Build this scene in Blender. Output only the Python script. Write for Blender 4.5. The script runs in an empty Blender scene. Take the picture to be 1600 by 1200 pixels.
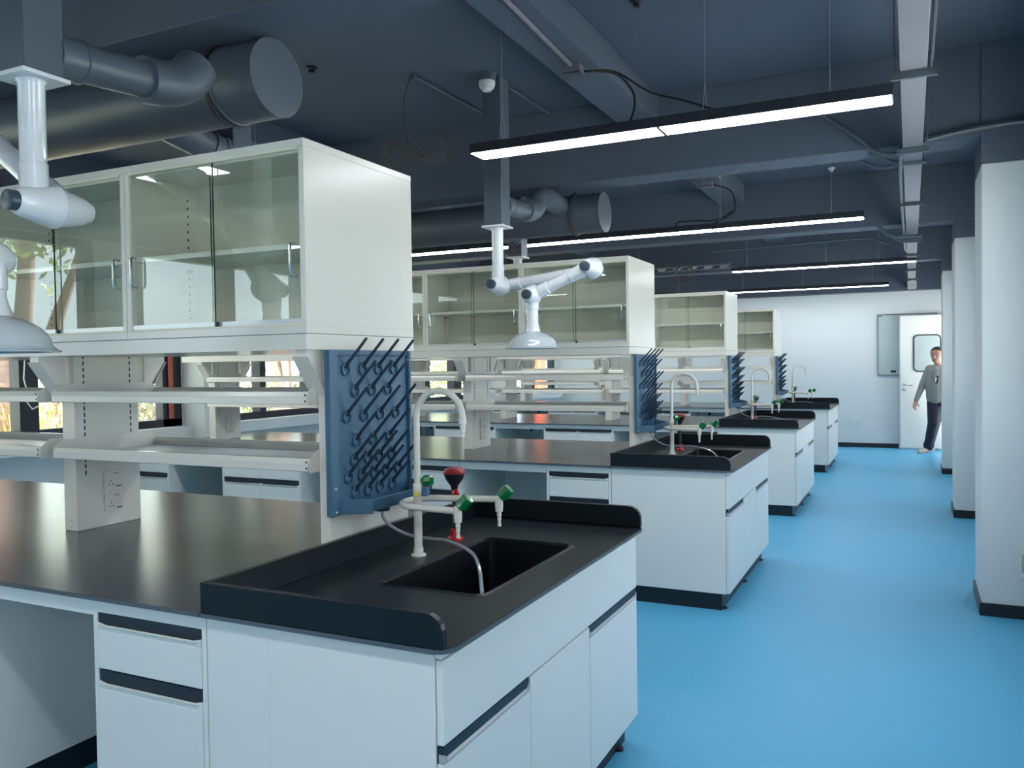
import bpy, bmesh, math, random
from math import sin, cos, pi, radians
from mathutils import Vector, Matrix
random.seed(7)
S = bpy.context.scene
COL = S.collection

# ------------------------------------------------------------------ camera
cam_d = bpy.data.cameras.new('camera'); cam = bpy.data.objects.new('camera', cam_d); COL.objects.link(cam)
cam_d.sensor_width = 36.0; cam_d.lens = 36.0 * 1299.08 / 1600; cam_d.clip_start = 0.05; cam_d.clip_end = 300
Rg = Vector((0.90153914, 0.43245058, -0.01461777)); Up = Vector((0.00272969, 0.02809806, 0.99960144)); Fw = Vector((-0.43268895, 0.90121973, -0.02415105))
cam.matrix_world = Matrix(((Rg.x, Up.x, -Fw.x, 0.9508), (Rg.y, Up.y, -Fw.y, -1.621), (Rg.z, Up.z, -Fw.z, 1.5012), (0, 0, 0, 1)))
S.camera = cam
S.view_settings.view_transform = 'Standard'
try: S.view_settings.look = 'None'
except Exception: pass
S.view_settings.gamma = 1.0; S.view_settings.use_curve_mapping = False
S.view_settings.exposure = 1.0

# ------------------------------------------------------------------ sky and sun
world = bpy.data.worlds.new('sky'); S.world = world; world.use_nodes = True
wn = world.node_tree.nodes; wl = world.node_tree.links
bg = wn['Background']
sky = wn.new('ShaderNodeTexSky'); sky.sky_type = 'HOSEK_WILKIE'; sky.turbidity = 3.0; sky.ground_albedo = 0.4
sky.sun_direction = Vector((0.06, -0.75, 0.66)).normalized()
mixw = wn.new('ShaderNodeMixRGB'); mixw.inputs[0].default_value = 0.75; mixw.inputs[2].default_value = (0.86, 0.94, 1.0, 1)
wl.new(sky.outputs[0], mixw.inputs[1]); wl.new(mixw.outputs[0], bg.inputs['Color'])
bg.inputs['Strength'].default_value = 3.3
sun_d = bpy.data.lights.new('sun', 'SUN'); sun = bpy.data.objects.new('sun', sun_d); COL.objects.link(sun)
sun_d.energy = 30.0; sun_d.angle = radians(1.0); sun_d.color = (1.0, 0.97, 0.95)
sun.rotation_euler = Vector((0.06, -0.75, 0.66)).to_track_quat('Z', 'Y').to_euler()
LED_POWER = 11.0

# ------------------------------------------------------------------ materials
def mat(name, col, rough=0.5, metal=0.0, noise=0.0, nscale=20.0, bump=0.0, spec=0.5, emit=None, estr=0.0, coat=0.0):
    m = bpy.data.materials.new(name); m.use_nodes = True
    nt = m.node_tree; b = nt.nodes['Principled BSDF']
    b.inputs['Base Color'].default_value = (*col, 1); b.inputs['Roughness'].default_value = rough
    b.inputs['Metallic'].default_value = metal; b.inputs['Specular IOR Level'].default_value = spec
    b.inputs['Coat Weight'].default_value = coat
    tc = nt.nodes.new('ShaderNodeTexCoord'); n = nt.nodes.new('ShaderNodeTexNoise'); n.inputs['Scale'].default_value = nscale
    n.inputs['Detail'].default_value = 4
    nt.links.new(tc.outputs['Object'], n.inputs['Vector'])
    if noise > 0:
        r = nt.nodes.new('ShaderNodeMixRGB'); r.inputs[1].default_value = (*[c * (1 - noise) for c in col], 1)
        r.inputs[2].default_value = (*[min(1, c * (1 + noise)) for c in col], 1)
        nt.links.new(n.outputs['Fac'], r.inputs[0]); nt.links.new(r.outputs[0], b.inputs['Base Color'])
    if bump > 0:
        bu = nt.nodes.new('ShaderNodeBump'); bu.inputs['Strength'].default_value = bump; bu.inputs['Distance'].default_value = 0.01
        nt.links.new(n.outputs['Fac'], bu.inputs['Height']); nt.links.new(bu.outputs[0], b.inputs['Normal'])
    if emit:
        b.inputs['Emission Color'].default_value = (*emit, 1); b.inputs['Emission Strength'].default_value = estr
    return m
def glass(name, tint, refl=1.0):
    m = bpy.data.materials.new(name); m.use_nodes = True; nt = m.node_tree
    for n in list(nt.nodes): nt.nodes.remove(n)
    o = nt.nodes.new('ShaderNodeOutputMaterial'); t = nt.nodes.new('ShaderNodeBsdfTransparent'); g = nt.nodes.new('ShaderNodeBsdfGlossy')
    f = nt.nodes.new('ShaderNodeFresnel'); ge = nt.nodes.new('ShaderNodeNewGeometry'); mr = nt.nodes.new('ShaderNodeMapRange')
    mr.inputs['To Min'].default_value = 1.5; mr.inputs['To Max'].default_value = 1/1.5
    nt.links.new(ge.outputs['Backfacing'], mr.inputs['Value']); nt.links.new(mr.outputs[0], f.inputs[0])
    mx = nt.nodes.new('ShaderNodeMixShader')
    mu = nt.nodes.new('ShaderNodeMath'); mu.operation = 'MULTIPLY'; mu.inputs[1].default_value = refl; mu.use_clamp = True
    t.inputs[0].default_value = (*tint, 1); g.inputs['Roughness'].default_value = 0.01; g.inputs[0].default_value = (0.95, 1, 0.97, 1)
    nt.links.new(f.outputs[0], mu.inputs[0]); nt.links.new(mu.outputs[0], mx.inputs[0])
    nt.links.new(t.outputs[0], mx.inputs[1]); nt.links.new(g.outputs[0], mx.inputs[2]); nt.links.new(mx.outputs[0], o.inputs[0])
    return m
M = dict(
    white=mat('white laminate', (0.76, 0.77, 0.745), 0.32, noise=0.01, spec=0.5),
    cream=mat('cream powder coat', (0.73, 0.705, 0.635), 0.20, noise=0.01, spec=0.5),
    wall=mat('white wall paint', (0.66, 0.70, 0.71), 0.6, noise=0.015, nscale=3, bump=0.03),
    ceil=mat('slate ceiling paint', (0.088, 0.108, 0.150), 0.6, noise=0.12, nscale=1.5, bump=0.05),
    duct=mat('slate duct paint', (0.084, 0.106, 0.138), 0.42, noise=0.08, nscale=6),
    tray=mat('cable tray grey paint', (0.205, 0.19, 0.22), 0.45, noise=0.04),
    steel=mat('conduit steel', (0.10, 0.12, 0.14), 0.35, metal=0.3),
    black=mat('black plastic', (0.012, 0.015, 0.02), 0.4),
    kick=mat('black kick board', (0.010, 0.013, 0.019), 0.35, noise=0.1),
    slot=mat('dark handle channel', (0.016, 0.022, 0.032), 0.35),
    lip=mat('grey handle lip', (0.42, 0.42, 0.44), 0.35),
    top=mat('charcoal worktop', (0.064, 0.064, 0.074), 0.25, noise=0.06, nscale=120, spec=0.75),
    edge=mat('worktop edge', (0.085, 0.10, 0.12), 0.45),
    sink=mat('black epoxy', (0.006, 0.010, 0.013), 0.34, noise=0.1, nscale=60, bump=0.02, spec=0.32),
    basin=mat('black basin', (0.004, 0.004, 0.006), 0.35),
    peg=mat('slate blue polypropylene', (0.047, 0.130, 0.215), 0.42, noise=0.05, nscale=10),
    peg2=mat('dark peg', (0.022, 0.042, 0.068), 0.38),
    green=mat('green knob', (0.0, 0.16, 0.045), 0.25, coat=0.3),
    red=mat('red rubber', (0.55, 0.01, 0.02), 0.35),
    dred=mat('dark red cap', (0.32, 0.03, 0.03), 0.4),
    yellow=mat('yellow mark', (0.75, 0.6, 0.05), 0.4),
    arm=mat('white enamel', (0.70, 0.73, 0.76), 0.2, coat=0.4),
    armdark=mat('dark blue knob', (0.035, 0.06, 0.085), 0.35),
    hood=mat('grey enamel hood', (0.48, 0.53, 0.57), 0.12, coat=0.6),
    chrome=mat('chrome', (0.8, 0.82, 0.82), 0.08, metal=1.0),
    alu=mat('aluminium', (0.60, 0.64, 0.66), 0.35, metal=0.5),
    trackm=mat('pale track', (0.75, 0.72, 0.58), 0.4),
    gls=glass('cabinet glass', (0.965, 0.99, 0.963), 1.0), wgls=glass('window glass', (0.93, 0.96, 0.97), 0.8),
    gedge=mat('glass edge', (0.01, 0.04, 0.03), 0.2),
    frame=mat('dark window frame', (0.018, 0.022, 0.035), 0.4),
    orange=mat('orange paint', (0.85, 0.13, 0.03), 0.5),
    redbar=mat('dull red strip', (0.45, 0.10, 0.07), 0.5),
    floor=mat('blue epoxy floor', (0.095, 0.40, 0.64), 0.42, noise=0.05, nscale=1.2, bump=0.01, spec=0.3),
    seam=mat('floor seam', (0.06, 0.26, 0.44), 0.4),
    led=mat('led diffuser', (1, 1, 1), 0.5, emit=(0.93, 0.97, 1.0), estr=LED_POWER),
    ledb=mat('fixture black', (0.02, 0.025, 0.035), 0.45),
    board=mat('grey glass board', (0.42, 0.50, 0.50), 0.15, noise=0.02),
    door=mat('door paint', (0.74, 0.755, 0.72), 0.35),
    rubber=mat('dark gasket', (0.03, 0.035, 0.04), 0.5),
    hose=mat('clear grey hose', (0.30, 0.34, 0.38), 0.15, coat=0.5),
    skin=mat('skin', (0.42, 0.22, 0.16), 0.5, noise=0.06), hair=mat('black hair', (0.010, 0.009, 0.010), 0.5, bump=0.3, nscale=80),
    shirt=mat('grey jersey', (0.24, 0.245, 0.23), 0.8, noise=0.06, nscale=30, bump=0.2), jeans=mat('navy denim', (0.006, 0.008, 0.024), 0.7, noise=0.4, nscale=12, bump=0.3),
    shoe=mat('beige trainer', (0.50, 0.42, 0.36), 0.6), lipc=mat('lips', (0.34, 0.12, 0.10), 0.5), eye=mat('eye', (0.02, 0.015, 0.015), 0.3),
    bark=mat('bark', (0.36, 0.22, 0.17), 0.8, noise=0.4, nscale=14, bump=0.6),
    palm=mat('palm bark', (0.55, 0.36, 0.32), 0.8, noise=0.3, nscale=9, bump=0.6),
    grass=mat('lawn', (0.30, 0.31, 0.20), 0.9, noise=0.5, nscale=2), straw=mat('dry grass', (0.55, 0.42, 0.13), 0.8, noise=0.3),
    paving=mat('pale paving', (0.5, 0.5, 0.47), 0.8, noise=0.1),
    wire=mat('thin wire', (0.35, 0.37, 0.38), 0.4), cable=mat('black cable', (0.01, 0.011, 0.013), 0.5), coil=mat('grey cable coil', (0.10, 0.09, 0.08), 0.5),
    ink=mat('dark print', (0.02, 0.02, 0.022), 0.5), smoke=mat('white plastic', (0.72, 0.72, 0.70), 0.4),
)
def leafmat(name, a, b):
    m = mat(name, a, 0.6, noise=0.0)
    nt = m.node_tree; bs = nt.nodes['Principled BSDF']; n = [x for x in nt.nodes if x.type == 'TEX_NOISE'][0]; n.inputs['Scale'].default_value = 2.5
    r = nt.nodes.new('ShaderNodeValToRGB'); r.color_ramp.elements[0].position = .35; r.color_ramp.elements[1].position = .65
    r.color_ramp.elements[0].color = (*a, 1); r.color_ramp.elements[1].color = (*b, 1)
    nt.links.new(n.outputs['Fac'], r.inputs[0]); nt.links.new(r.outputs[0], bs.inputs['Base Color']); return m
M['leaf1'] = leafmat('green leaves', (0.20, 0.30, 0.09), (0.52, 0.52, 0.20))
M['leaf2'] = leafmat('pale leaves', (0.40, 0.38, 0.24), (0.66, 0.54, 0.46))
M['leaf3'] = leafmat('pink and yellow leaves', (0.58, 0.36, 0.42), (0.70, 0.58, 0.28))

# faint seams in the floor are part of its pattern
def floor_seams():
    m = M['floor']; nt = m.node_tree; b = nt.nodes['Principled BSDF']
    src = b.inputs['Base Color'].links[0].from_socket
    tc = [n for n in nt.nodes if n.type == 'TEX_COORD'][0]
    mp = nt.nodes.new('ShaderNodeMapping'); mp.inputs['Rotation'].default_value = (0, 0, 0.0); mp.inputs['Location'].default_value = (0.0, 0.62, 0)
    br = nt.nodes.new('ShaderNodeTexBrick'); br.inputs['Scale'].default_value = 1; br.inputs['Brick Width'].default_value = 40; br.inputs['Row Height'].default_value = 2.0
    br.inputs['Mortar Size'].default_value = 0.0022; br.inputs['Color1'].default_value = (1, 1, 1, 1); br.inputs['Color2'].default_value = (1, 1, 1, 1); br.inputs['Mortar'].default_value = (0.86, 0.9, 0.92, 1)
    mul = nt.nodes.new('ShaderNodeMixRGB'); mul.blend_type = 'MULTIPLY'; mul.inputs[0].default_value = 1
    nt.links.new(tc.outputs['Object'], mp.inputs[0]); nt.links.new(mp.outputs[0], br.inputs[0])
    nt.links.new(src, mul.inputs[1]); nt.links.new(br.outputs['Color'], mul.inputs[2]); nt.links.new(mul.outputs[0], b.inputs['Base Color'])
floor_seams()

# ------------------------------------------------------------------ helpers
def tag(o, label=None, cat=None, group=None, kind=None):
    if label: o['label'] = label
    if cat: o['category'] = cat
    if group: o['group'] = group
    if kind: o['kind'] = kind
    return o
def empty(name, loc, label, cat, group=None):
    o = bpy.data.objects.new(name, None); COL.objects.link(o); o.location = loc; o.empty_display_size = 0.1
    return tag(o, label, cat, group)
class MB:
    """collects shapes and links them as one mesh object"""
    def __init__(s): s.bm = bmesh.new()
    def _f(s, vs):
        try: return s.bm.faces.new(vs)
        except ValueError: return None
    def box(s, x0, x1, y0, y1, z0, z1):
        v = [s.bm.verts.new(p) for p in ((x0,y0,z0),(x1,y0,z0),(x1,y1,z0),(x0,y1,z0),(x0,y0,z1),(x1,y0,z1),(x1,y1,z1),(x0,y1,z1))]
        for f in ((3,2,1,0),(4,5,6,7),(0,1,5,4),(1,2,6,5),(2,3,7,6),(3,0,4,7)): s._f([v[i] for i in f])
        return s
    def prism(s, poly, axis, a, b):
        """poly: 2D points in the plane across AXIS (x: (y,z), y: (x,z), z: (x,y))"""
        def P(u, w, t): return {'x': (t, u, w), 'y': (u, t, w), 'z': (u, w, t)}[axis]
        A = [s.bm.verts.new(P(u, w, a)) for u, w in poly]; B = [s.bm.verts.new(P(u, w, b)) for u, w in poly]
        n = len(poly); s._f(A); s._f(B[::-1])
        for i in range(n): s._f([A[i], B[i], B[(i+1) % n], A[(i+1) % n]])
        return s
    def ring(s, c, d, r, n, ref=None, sx=1.0, sy=1.0):
        d = d.normalized(); ref = ref or (Vector((0,0,1)) if abs(d.z) < 0.9 else Vector((1,0,0)))
        u = d.cross(ref).normalized(); w = u.cross(d)
        return [s.bm.verts.new(c + u*(r*sx*cos(2*pi*i/n)) + w*(r*sy*sin(2*pi*i/n))) for i in range(n)]
    def tube(s, pts, r, n=12, caps=True):
        pts = [Vector(p) for p in pts]; R = r if isinstance(r, (list, tuple)) else [r]*len(pts)
        rings = []; ref = None
        for i, p in enumerate(pts):
            d = (pts[min(i+1, len(pts)-1)] - pts[max(i-1, 0)])
            if d.length < 1e-9: d = Vector((0,0,1))
            d.normalize()
            if ref is None: ref = Vector((0,0,1)) if abs(d.z) < 0.9 else Vector((1,0,0))
            u = d.cross(ref)
            if u.length < 1e-3: u = d.cross(Vector((0,1,0)))
            u.normalize(); w = u.cross(d); ref = w
            rings.append([s.bm.verts.new(p + u*(R[i]*cos(2*pi*k/n)) + w*(R[i]*sin(2*pi*k/n))) for k in range(n)])
        for a, b in zip(rings, rings[1:]):
            for k in range(n): s._f([a[k], a[(k+1) % n], b[(k+1) % n], b[k]])
        if caps: s._f(rings[0][::-1]); s._f(rings[-1])
        return s
    def lathe(s, prof, c, axis=(0,0,1), n=24):
        """prof: (radius, distance along axis)"""
        c = Vector(c); a = Vector(axis).normalized()
        return s.tube([c + a*t for _, t in prof], [max(r, 1e-4) for r, _ in prof], n) if False else s._lathe(prof, c, a, n)
    def _lathe(s, prof, c, a, n):
        ref = Vector((0,0,1)) if abs(a.z) < 0.9 else Vector((1,0,0)); u = a.cross(ref).normalized(); w = u.cross(a)
        rings = [[s.bm.verts.new(c + a*t + u*(max(r,1e-4)*cos(2*pi*k/n)) + w*(max(r,1e-4)*sin(2*pi*k/n))) for k in range(n)] for r, t in prof]
        for p, q in zip(rings, rings[1:]):
            for k in range(n): s._f([p[k], p[(k+1) % n], q[(k+1) % n], q[k]])
        s._f(rings[0][::-1]); s._f(rings[-1]); return s
    def ball(s, c, rx, ry=None, rz=None, n=16, m=10, rot=None):
        ry = ry or rx; rz = rz or rx; c = Vector(c)
        prof = [(sin(pi*i/m), -cos(pi*i/m)) for i in range(m+1)]
        rings = []
        for r, t in prof:
            r = max(r, 0.002)
            ring = []
            for k in range(n):
                p = Vector((rx*r*cos(2*pi*k/n), ry*r*sin(2*pi*k/n), rz*t))
                if rot: p = rot @ p
                ring.append(s.bm.verts.new(c + p))
            rings.append(ring)
        for p, q in zip(rings, rings[1:]):
            for k in range(n): s._f([p[k], p[(k+1) % n], q[(k+1) % n], q[k]])
        s._f(rings[0][::-1]); s._f(rings[-1]); return s
    def quad(s, a, b, c, d): s._f([s.bm.verts.new(p) for p in (a,b,c,d)]); return s
    def build(s, name, m, parent=None, smooth=False, bevel=0.0, label=None, kind=None):
        off = Vector(parent_origin(parent)) if parent else Vector((0,0,0))
        for v in s.bm.verts: v.co -= off
        bmesh.ops.recalc_face_normals(s.bm, faces=s.bm.faces)
        me = bpy.data.meshes.new(name); s.bm.to_mesh(me); s.bm.free(); s.bm = None
        me.materials.append(m)
        o = bpy.data.objects.new(name, me); COL.objects.link(o)
        if parent: o.parent = parent
        if smooth:
            for p in me.polygons: p.use_smooth = True
            try: me.set_sharp_from_angle(angle=radians(40))
            except Exception: pass
        if bevel:
            b = o.modifiers.new('edge', 'BEVEL'); b.width = bevel; b.segments = 2; b.limit_method = 'ANGLE'
        if label: o['label'] = label
        if kind: o['kind'] = kind
        return o
def parent_origin(p):
    v = Vector((0,0,0))
    while p: v += p.location; p = p.parent
    return v
def place(o, loc):
    """give a mesh-only thing its origin at LOC without moving it"""
    d = Vector(loc)
    for v in o.data.vertices: v.co -= d
    o.location = d; return o
def copy_tree(o, dv, parent=None, **tags):
    c = o.copy(); COL.objects.link(c)
    if parent: c.parent = parent
    else:
        c.location = o.location + Vector(dv)
        for k, v in tags.items():
            if v: c['category' if k == 'cat' else k] = v
    for ch in list(o.children): copy_tree(ch, dv, c)
    return c
def arc(cx, cz, r, a0, a1, n): return [(cx + r*cos(a0 + (a1-a0)*i/n), cz + r*sin(a0 + (a1-a0)*i/n)) for i in range(n+1)]
def struct(o): o['kind'] = 'structure'; return o

# ------------------------------------------------------------------ room shell
XL, XR, YB, YF, ZC, ZW = -5.37, 1.74, -5.3, 13.656, 3.3, 2.612
struct(MB().box(XL-0.3, XR+0.2, YB-0.2, YF+0.2, -0.15, 0).build('floor', M['floor']))
struct(MB().box(XL-0.25, XR+0.25, YB-0.25, YF+0.25, ZC, ZC+0.2).build('ceiling', M['ceil']))
# far wall: white below, slate paint above
w = struct(MB().box(XL-0.2, XR+0.2, YF, YF+0.2, 0, ZW).build('wall_far', M['wall']))
MB().box(XL-0.2, XR+0.2, YF+0.0, YF+0.2, ZW, ZC).build('upper_paint', M['ceil'], w)
w = struct(MB().box(XL-0.2, XR+0.2, YB-0.2, YB, 0, ZW).build('wall_back', M['wall']))
MB().box(XL-0.2, XR+0.2, YB-0.2, YB, ZW, ZC).build('upper_paint', M['ceil'], w)
# right wall with a doorway near the far corner, plus added windows for fill light
DY0, DY1, DZ = 12.58, 13.60, 2.24
FILL_WIN = [(-4.9, -2.8), (-1.45, -0.45), (1.25, 3.3), (4.55, 6.5), (7.8, 9.7), (11.05, 12.2)]
mb = MB().box(XR, XR+0.2, YB, DY0, 0, 0.9).box(XR, XR+0.2, YB, DY0, 2.5, ZW).box(XR, XR+0.2, DY1, YF, 0, ZW).box(XR, XR+0.2, DY0, DY1, DZ, ZW)
yp = YB
for a, b in FILL_WIN + [(DY0, DY0)]:
    mb.box(XR, XR+0.2, yp, a, 0.9, 2.5); yp = b
w = struct(mb.build('wall_right', M['wall']))
for k, (a, b) in enumerate(FILL_WIN):  # made-up windows, out of sight between the pilasters, to brighten the bench ends
    win = struct(MB().box(XR+0.05, XR+0.12, a, b, 0.9, 0.96).box(XR+0.05, XR+0.12, a, b, 2.44, 2.5).box(XR+0.05, XR+0.12, a, a+0.06, 0.96, 2.44).box(XR+0.05, XR+0.12, b-0.06, b, 0.96, 2.44).build('window_%d' % (20+k), M['frame']))
    MB().box(XR+0.05, XR+0.12, (a+b)/2-0.03, (a+b)/2+0.03, 0.96, 2.44).build('mullion', M['frame'], win)
    MB().box(XR+0.08, XR+0.087, a+0.03, b-0.03, 0.93, 2.47).build('window_pane', M['wgls'], win)
MB().box(XR, XR+0.2, YB, YF, ZW, ZC).build('upper_paint', M['ceil'], w)
# left wall: sill wall, head, and piers between the windows
piers = [(-5.3, -5.0), (-2.75, -2.3), (0.60, 1.05), (4.22, 4.62), (7.35, 7.8), (10.6, 11.6), (13.5, YF)]
SB, SH = 0.955, 2.62
mb = MB().box(XL-0.2, XL, YB, YF, 0, SB).box(XL-0.2, XL, YB, YF, SH-0.01, SH+0.001)
for a, b in piers: mb.box(XL-0.2, XL, a, b, SB, SH)
w = struct(mb.build('wall_left', M['wall']))
MB().box(XL-0.2, XL, YB, YF, SH, ZC).build('upper_paint', M['ceil'], w)
for k, (a, b) in enumerate([(0.62, 1.0), (4.22, 4.62), (7.4, 7.78), (10.65, 11.05)]):
    t = struct(MB().box(XL, XL+0.28, a, b, 0, ZW).build('trim_%d' % (20+k), M['wall'], bevel=0.01))
    MB().box(XL, XL+0.28, a, b, ZW, ZC).build('upper_paint', M['ceil'], t)
# window units
wid = 0
for (a, b), (c, d) in zip(piers, piers[1:]):
    wid += 1; y0, y1 = b, c
    win = struct(MB().box(XL-0.12, XL-0.02, y0, y1, SB, SB+0.07).box(XL-0.12, XL-0.02, y0, y1, SH-0.08, SH-0.01)
                 .box(XL-0.12, XL-0.02, y0, y0+0.09, SB, SH-0.01).box(XL-0.12, XL-0.02, y1-0.22 if wid == 3 else y1-0.09, y1, SB, SH-0.01).build('window_%d' % wid, M['frame']))
    n = max(1, round((y1-y0)/1.0)); mb = MB()
    cuts = {3: [1.75, 2.68], 4: [5.33, 6.15, 6.78], 5: [8.72, 9.62], 6: [12.5]}.get(wid, [y0 + (y1-y0)*k/n for k in range(1, n)])
    for yc in cuts:
        wd = 0.045 if wid in (4, 6) and yc not in (6.15,) else 0.08
        if wid == 5 and yc == 9.62: wd = 0.12
        mb.box(XL-0.13, XL-0.01, yc-wd, yc+wd, SB+0.07, SH-0.08)
    mb.build('mullion', M['frame'], win)
    MB().box(XL-0.075, XL-0.068, y0+0.05, y1-0.05, SB+0.05, SH-0.05).build('window_pane', M['wgls'], win)
    struct(MB().box(XL-0.02, XL+0.13, y0-0.02 if wid != 1 else y0, min(y1+0.06, YF-0.01), SB-0.115, SB+0.0).build('trim_%d' % wid, M['wall'], bevel=0.006))
tag(place(MB().box(XL-0.01, XL+0.012, 4.055, 4.10, 1.03, 2.2).build('window_seal', M['redbar'], bevel=0.004), (XL, 4.08, 1.03)), 'dull red vertical strip on the dark window frame beside the white pier', 'strip')
t = MB().tube([(-5.372, 2.60, 2.55), (-5.33, 2.60, 2.5), (-5.3, 2.60, 1.62), (-5.3, 2.585, 1.44), (-5.3, 2.61, 1.34), (-5.3, 2.61, 1.25), (-5.3, 2.65, 1.20), (-5.3, 2.70, 1.22)], 0.006, 6).build('loose_cable', M['smoke'], smooth=True)
tag(place(t, (-5.3, 2.62, 1.2)), 'thin white cable dangling at the dark post of the first window', 'cable')
# beams across the room and along it
k = 10
for y0 in (-2.65, 0.66, 3.90, 7.12, 10.40):
    struct(MB().box(XL, XR, y0, y0+0.27, 2.77, ZC).build('trim_%d' % k, M['ceil'], bevel=0.004)); k += 1
struct(MB().box(XL, XR, YF-0.18, YF, ZW+0.0, ZC).build('trim_%d' % k, M['ceil'])); k += 1
ys = [(-5.3, -2.65), (-2.38, 0.66), (0.93, 3.90), (4.17, 7.12), (7.39, 10.40), (10.67, YF-0.18)]
for a, b in ys:
    struct(MB().box(-0.84, -0.58, a, b, 3.12, ZC).build('trim_%d' % k, M['ceil'], bevel=0.004)); k += 1
    struct(MB().box(-3.55, -3.29, a, b, 3.12, ZC).build('trim_%d' % k, M['ceil'], bevel=0.004)); k += 1
# pilasters on the right
for i, y in enumerate((-2.7, 0.60, 3.886, 7.162, 10.41)):
    c = struct(MB().box(1.318, XR, y, y+0.53, 0, ZW).build('trim_%d' % (40+i), M['wall'], bevel=0.008))
    MB().box(1.318, XR, y+0.002, y+0.53, ZW, ZC).build('upper_paint', M['ceil'], c)
    MB().box(1.306, XR, y-0.011, y+0.541, 0, 0.075).build('baseboard', M['kick'], c, bevel=0.002)
struct(MB().box(XL, 0.76, YF-0.012, YF, 0, 0.075).build('baseboard_far', M['kick']))
struct(MB().box(XR-0.012, XR, YB, DY0, 0, 0.075).build('baseboard_right', M['kick']))
struct(MB().box(XL, XL+0.012, YB, YF, 0, 0.075).build('baseboard_left', M['kick']))

# ------------------------------------------------------------------ door, board, sockets
d = struct(MB().box(0.795, 1.70, 13.53, 13.572, 0.03, 2.19).build('door_1', M['door'], bevel=0.003))
MB().box(0.778, 0.797, 13.525, 13.577, 0.02, 2.20).box(0.778, 1.70, 13.525, 13.577, 2.188, 2.202).box(0.778, 1.70, 13.522, 13.58, 0.008, 0.032).build('edge_strip', M['alu'], d)
def rrect(x0, x1, z0, z1, r, n=5):
    p = []
    for cx, cz, a in ((x1-r, z1-r, 0), (x0+r, z1-r, pi/2), (x0+r, z0+r, pi), (x1-r, z0+r, 3*pi/2)):
        p += arc(cx, cz, r, a, a+pi/2, n)
    return p
MB().prism(rrect(0.983, 1.393, 1.273, 1.883, 0.07), 'y', 13.518, 13.584).build('door_gasket', M['rubber'], d)
MB().prism(rrect(1.003, 1.373, 1.293, 1.863, 0.055), 'y', 13.514, 13.588).build('door_window', M['board'], d)
h = MB().lathe([(0.026, 0), (0.026, 0.008)], (0.845, 13.53, 1.062), (0, -1, 0), 16).tube([(0.845, 13.53, 1.062), (0.845, 13.485, 1.062), (0.86, 13.478, 1.062), (0.975, 13.476, 1.05)], 0.009, 8).build('door_handle', M['chrome'], d, smooth=True)
MB().lathe([(0.026, 0), (0.026, 0.009), (0.012, 0.012)], (0.845, 13.53, 0.985), (0, -1, 0), 16).build('keyhole', M['chrome'], d, smooth=True)
b = empty('wall_board', (0.89, 13.64, 1.22), 'grey glass writing board on the far wall, half hidden behind the open white door', 'board')
MB().box(0.455, 1.33, 13.632, 13.65, 1.23, 2.222).build('board_panel', M['board'], b)
MB().box(0.446, 1.338, 13.626, 13.654, 2.222, 2.236).box(0.446, 1.338, 13.626, 13.654, 1.216, 1.23).box(0.446, 0.456, 13.626, 13.654, 1.22, 2.236).box(1.328, 1.338, 13.626, 13.654, 1.22, 2.236).box(0.9, 0.906, 13.629, 13.64, 1.23, 2.222).build('board_frame', M['steel'], b)
MB().box(0.645, 0.725, 13.628, 13.634, 1.262, 1.302).build('maker_plate', M['ink'], b, label='small dark plate')
MB().box(0.47, 0.51, 13.628, 13.634, 2.20, 2.214).build('maker_plate', M['ink'], b, label='tiny dark plate in the upper corner')
s = empty('wall_socket', (0.066, 13.65, 0.42), 'white double socket low on the far wall between the last bench and the door', 'socket')
MB().box(-0.022, 0.066, 13.642, 13.656, 0.375, 0.462).box(0.070, 0.158, 13.642, 13.656, 0.375, 0.462).build('face_plate', M['smoke'], s, bevel=0.002)
MB().box(0.018, 0.022, 13.640, 13.643, 0.40, 0.43).box(0.112, 0.116, 13.640, 13.643, 0.40, 0.43).build('socket_slot', M['ink'], s)
s = empty('wall_socket', (1.54, 3.88, 0.34), 'pale socket box low on the face of the white pillar closest to the viewer', 'socket')
MB().box(1.502, 1.59, 3.866, 3.886, 0.23, 0.42).build('face_plate', M['smoke'], s, bevel=0.004)
MB().box(1.515, 1.578, 3.863, 3.868, 0.27, 0.375).build('socket_slot', M['lip'], s)

# ------------------------------------------------------------------ lab benches
ROWY = [0.0, 3.352, 6.646, 10.018]
ORD = ['first', 'second', 'third', 'last']
D = 1.553; H = 0.85
protos = []     # (root, label pattern, category, group pattern, rows)
def proto(o, pat, cat, group, rows=(0,1,2,3)):
    tag(o, pat.format(ORD[0]), cat, group); protos.append((o, pat, rows)); return o
def handle_front(parent, x0, x1, y, z0, z1, zh, name, cname='handle_channel'):
    """front panel z0..z1 facing -Y with a dark channel over it up to zh"""
    f = MB().box(x0, x1, y-0.0, y+0.018, z0, z1-0.022)
    xa, xb = x0+0.03, x1-0.03
    f.prism([(x0, z1-0.022), (x1, z1-0.022), (x1, z1), (xb+0.028, z1), (xb, z1-0.006), (xa, z1-0.006), (xa-0.028, z1), (x0, z1)], 'y', y-0.0, y+0.010)
    o = f.build(name, M['white'], parent, bevel=0.002)
    MB().box(x0+0.002, x1-0.002, y+0.004, y+0.03, z1-0.02, zh).build(cname, M['slot'], o)
    MB().prism([(y-0.006, z1-0.004), (y+0.012, z1-0.018), (y+0.012, z1-0.022), (y-0.006, z1-0.008)], 'x', x0+0.012, x1-0.012).build('handle_lip', M['cream'], o)
    return o
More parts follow.
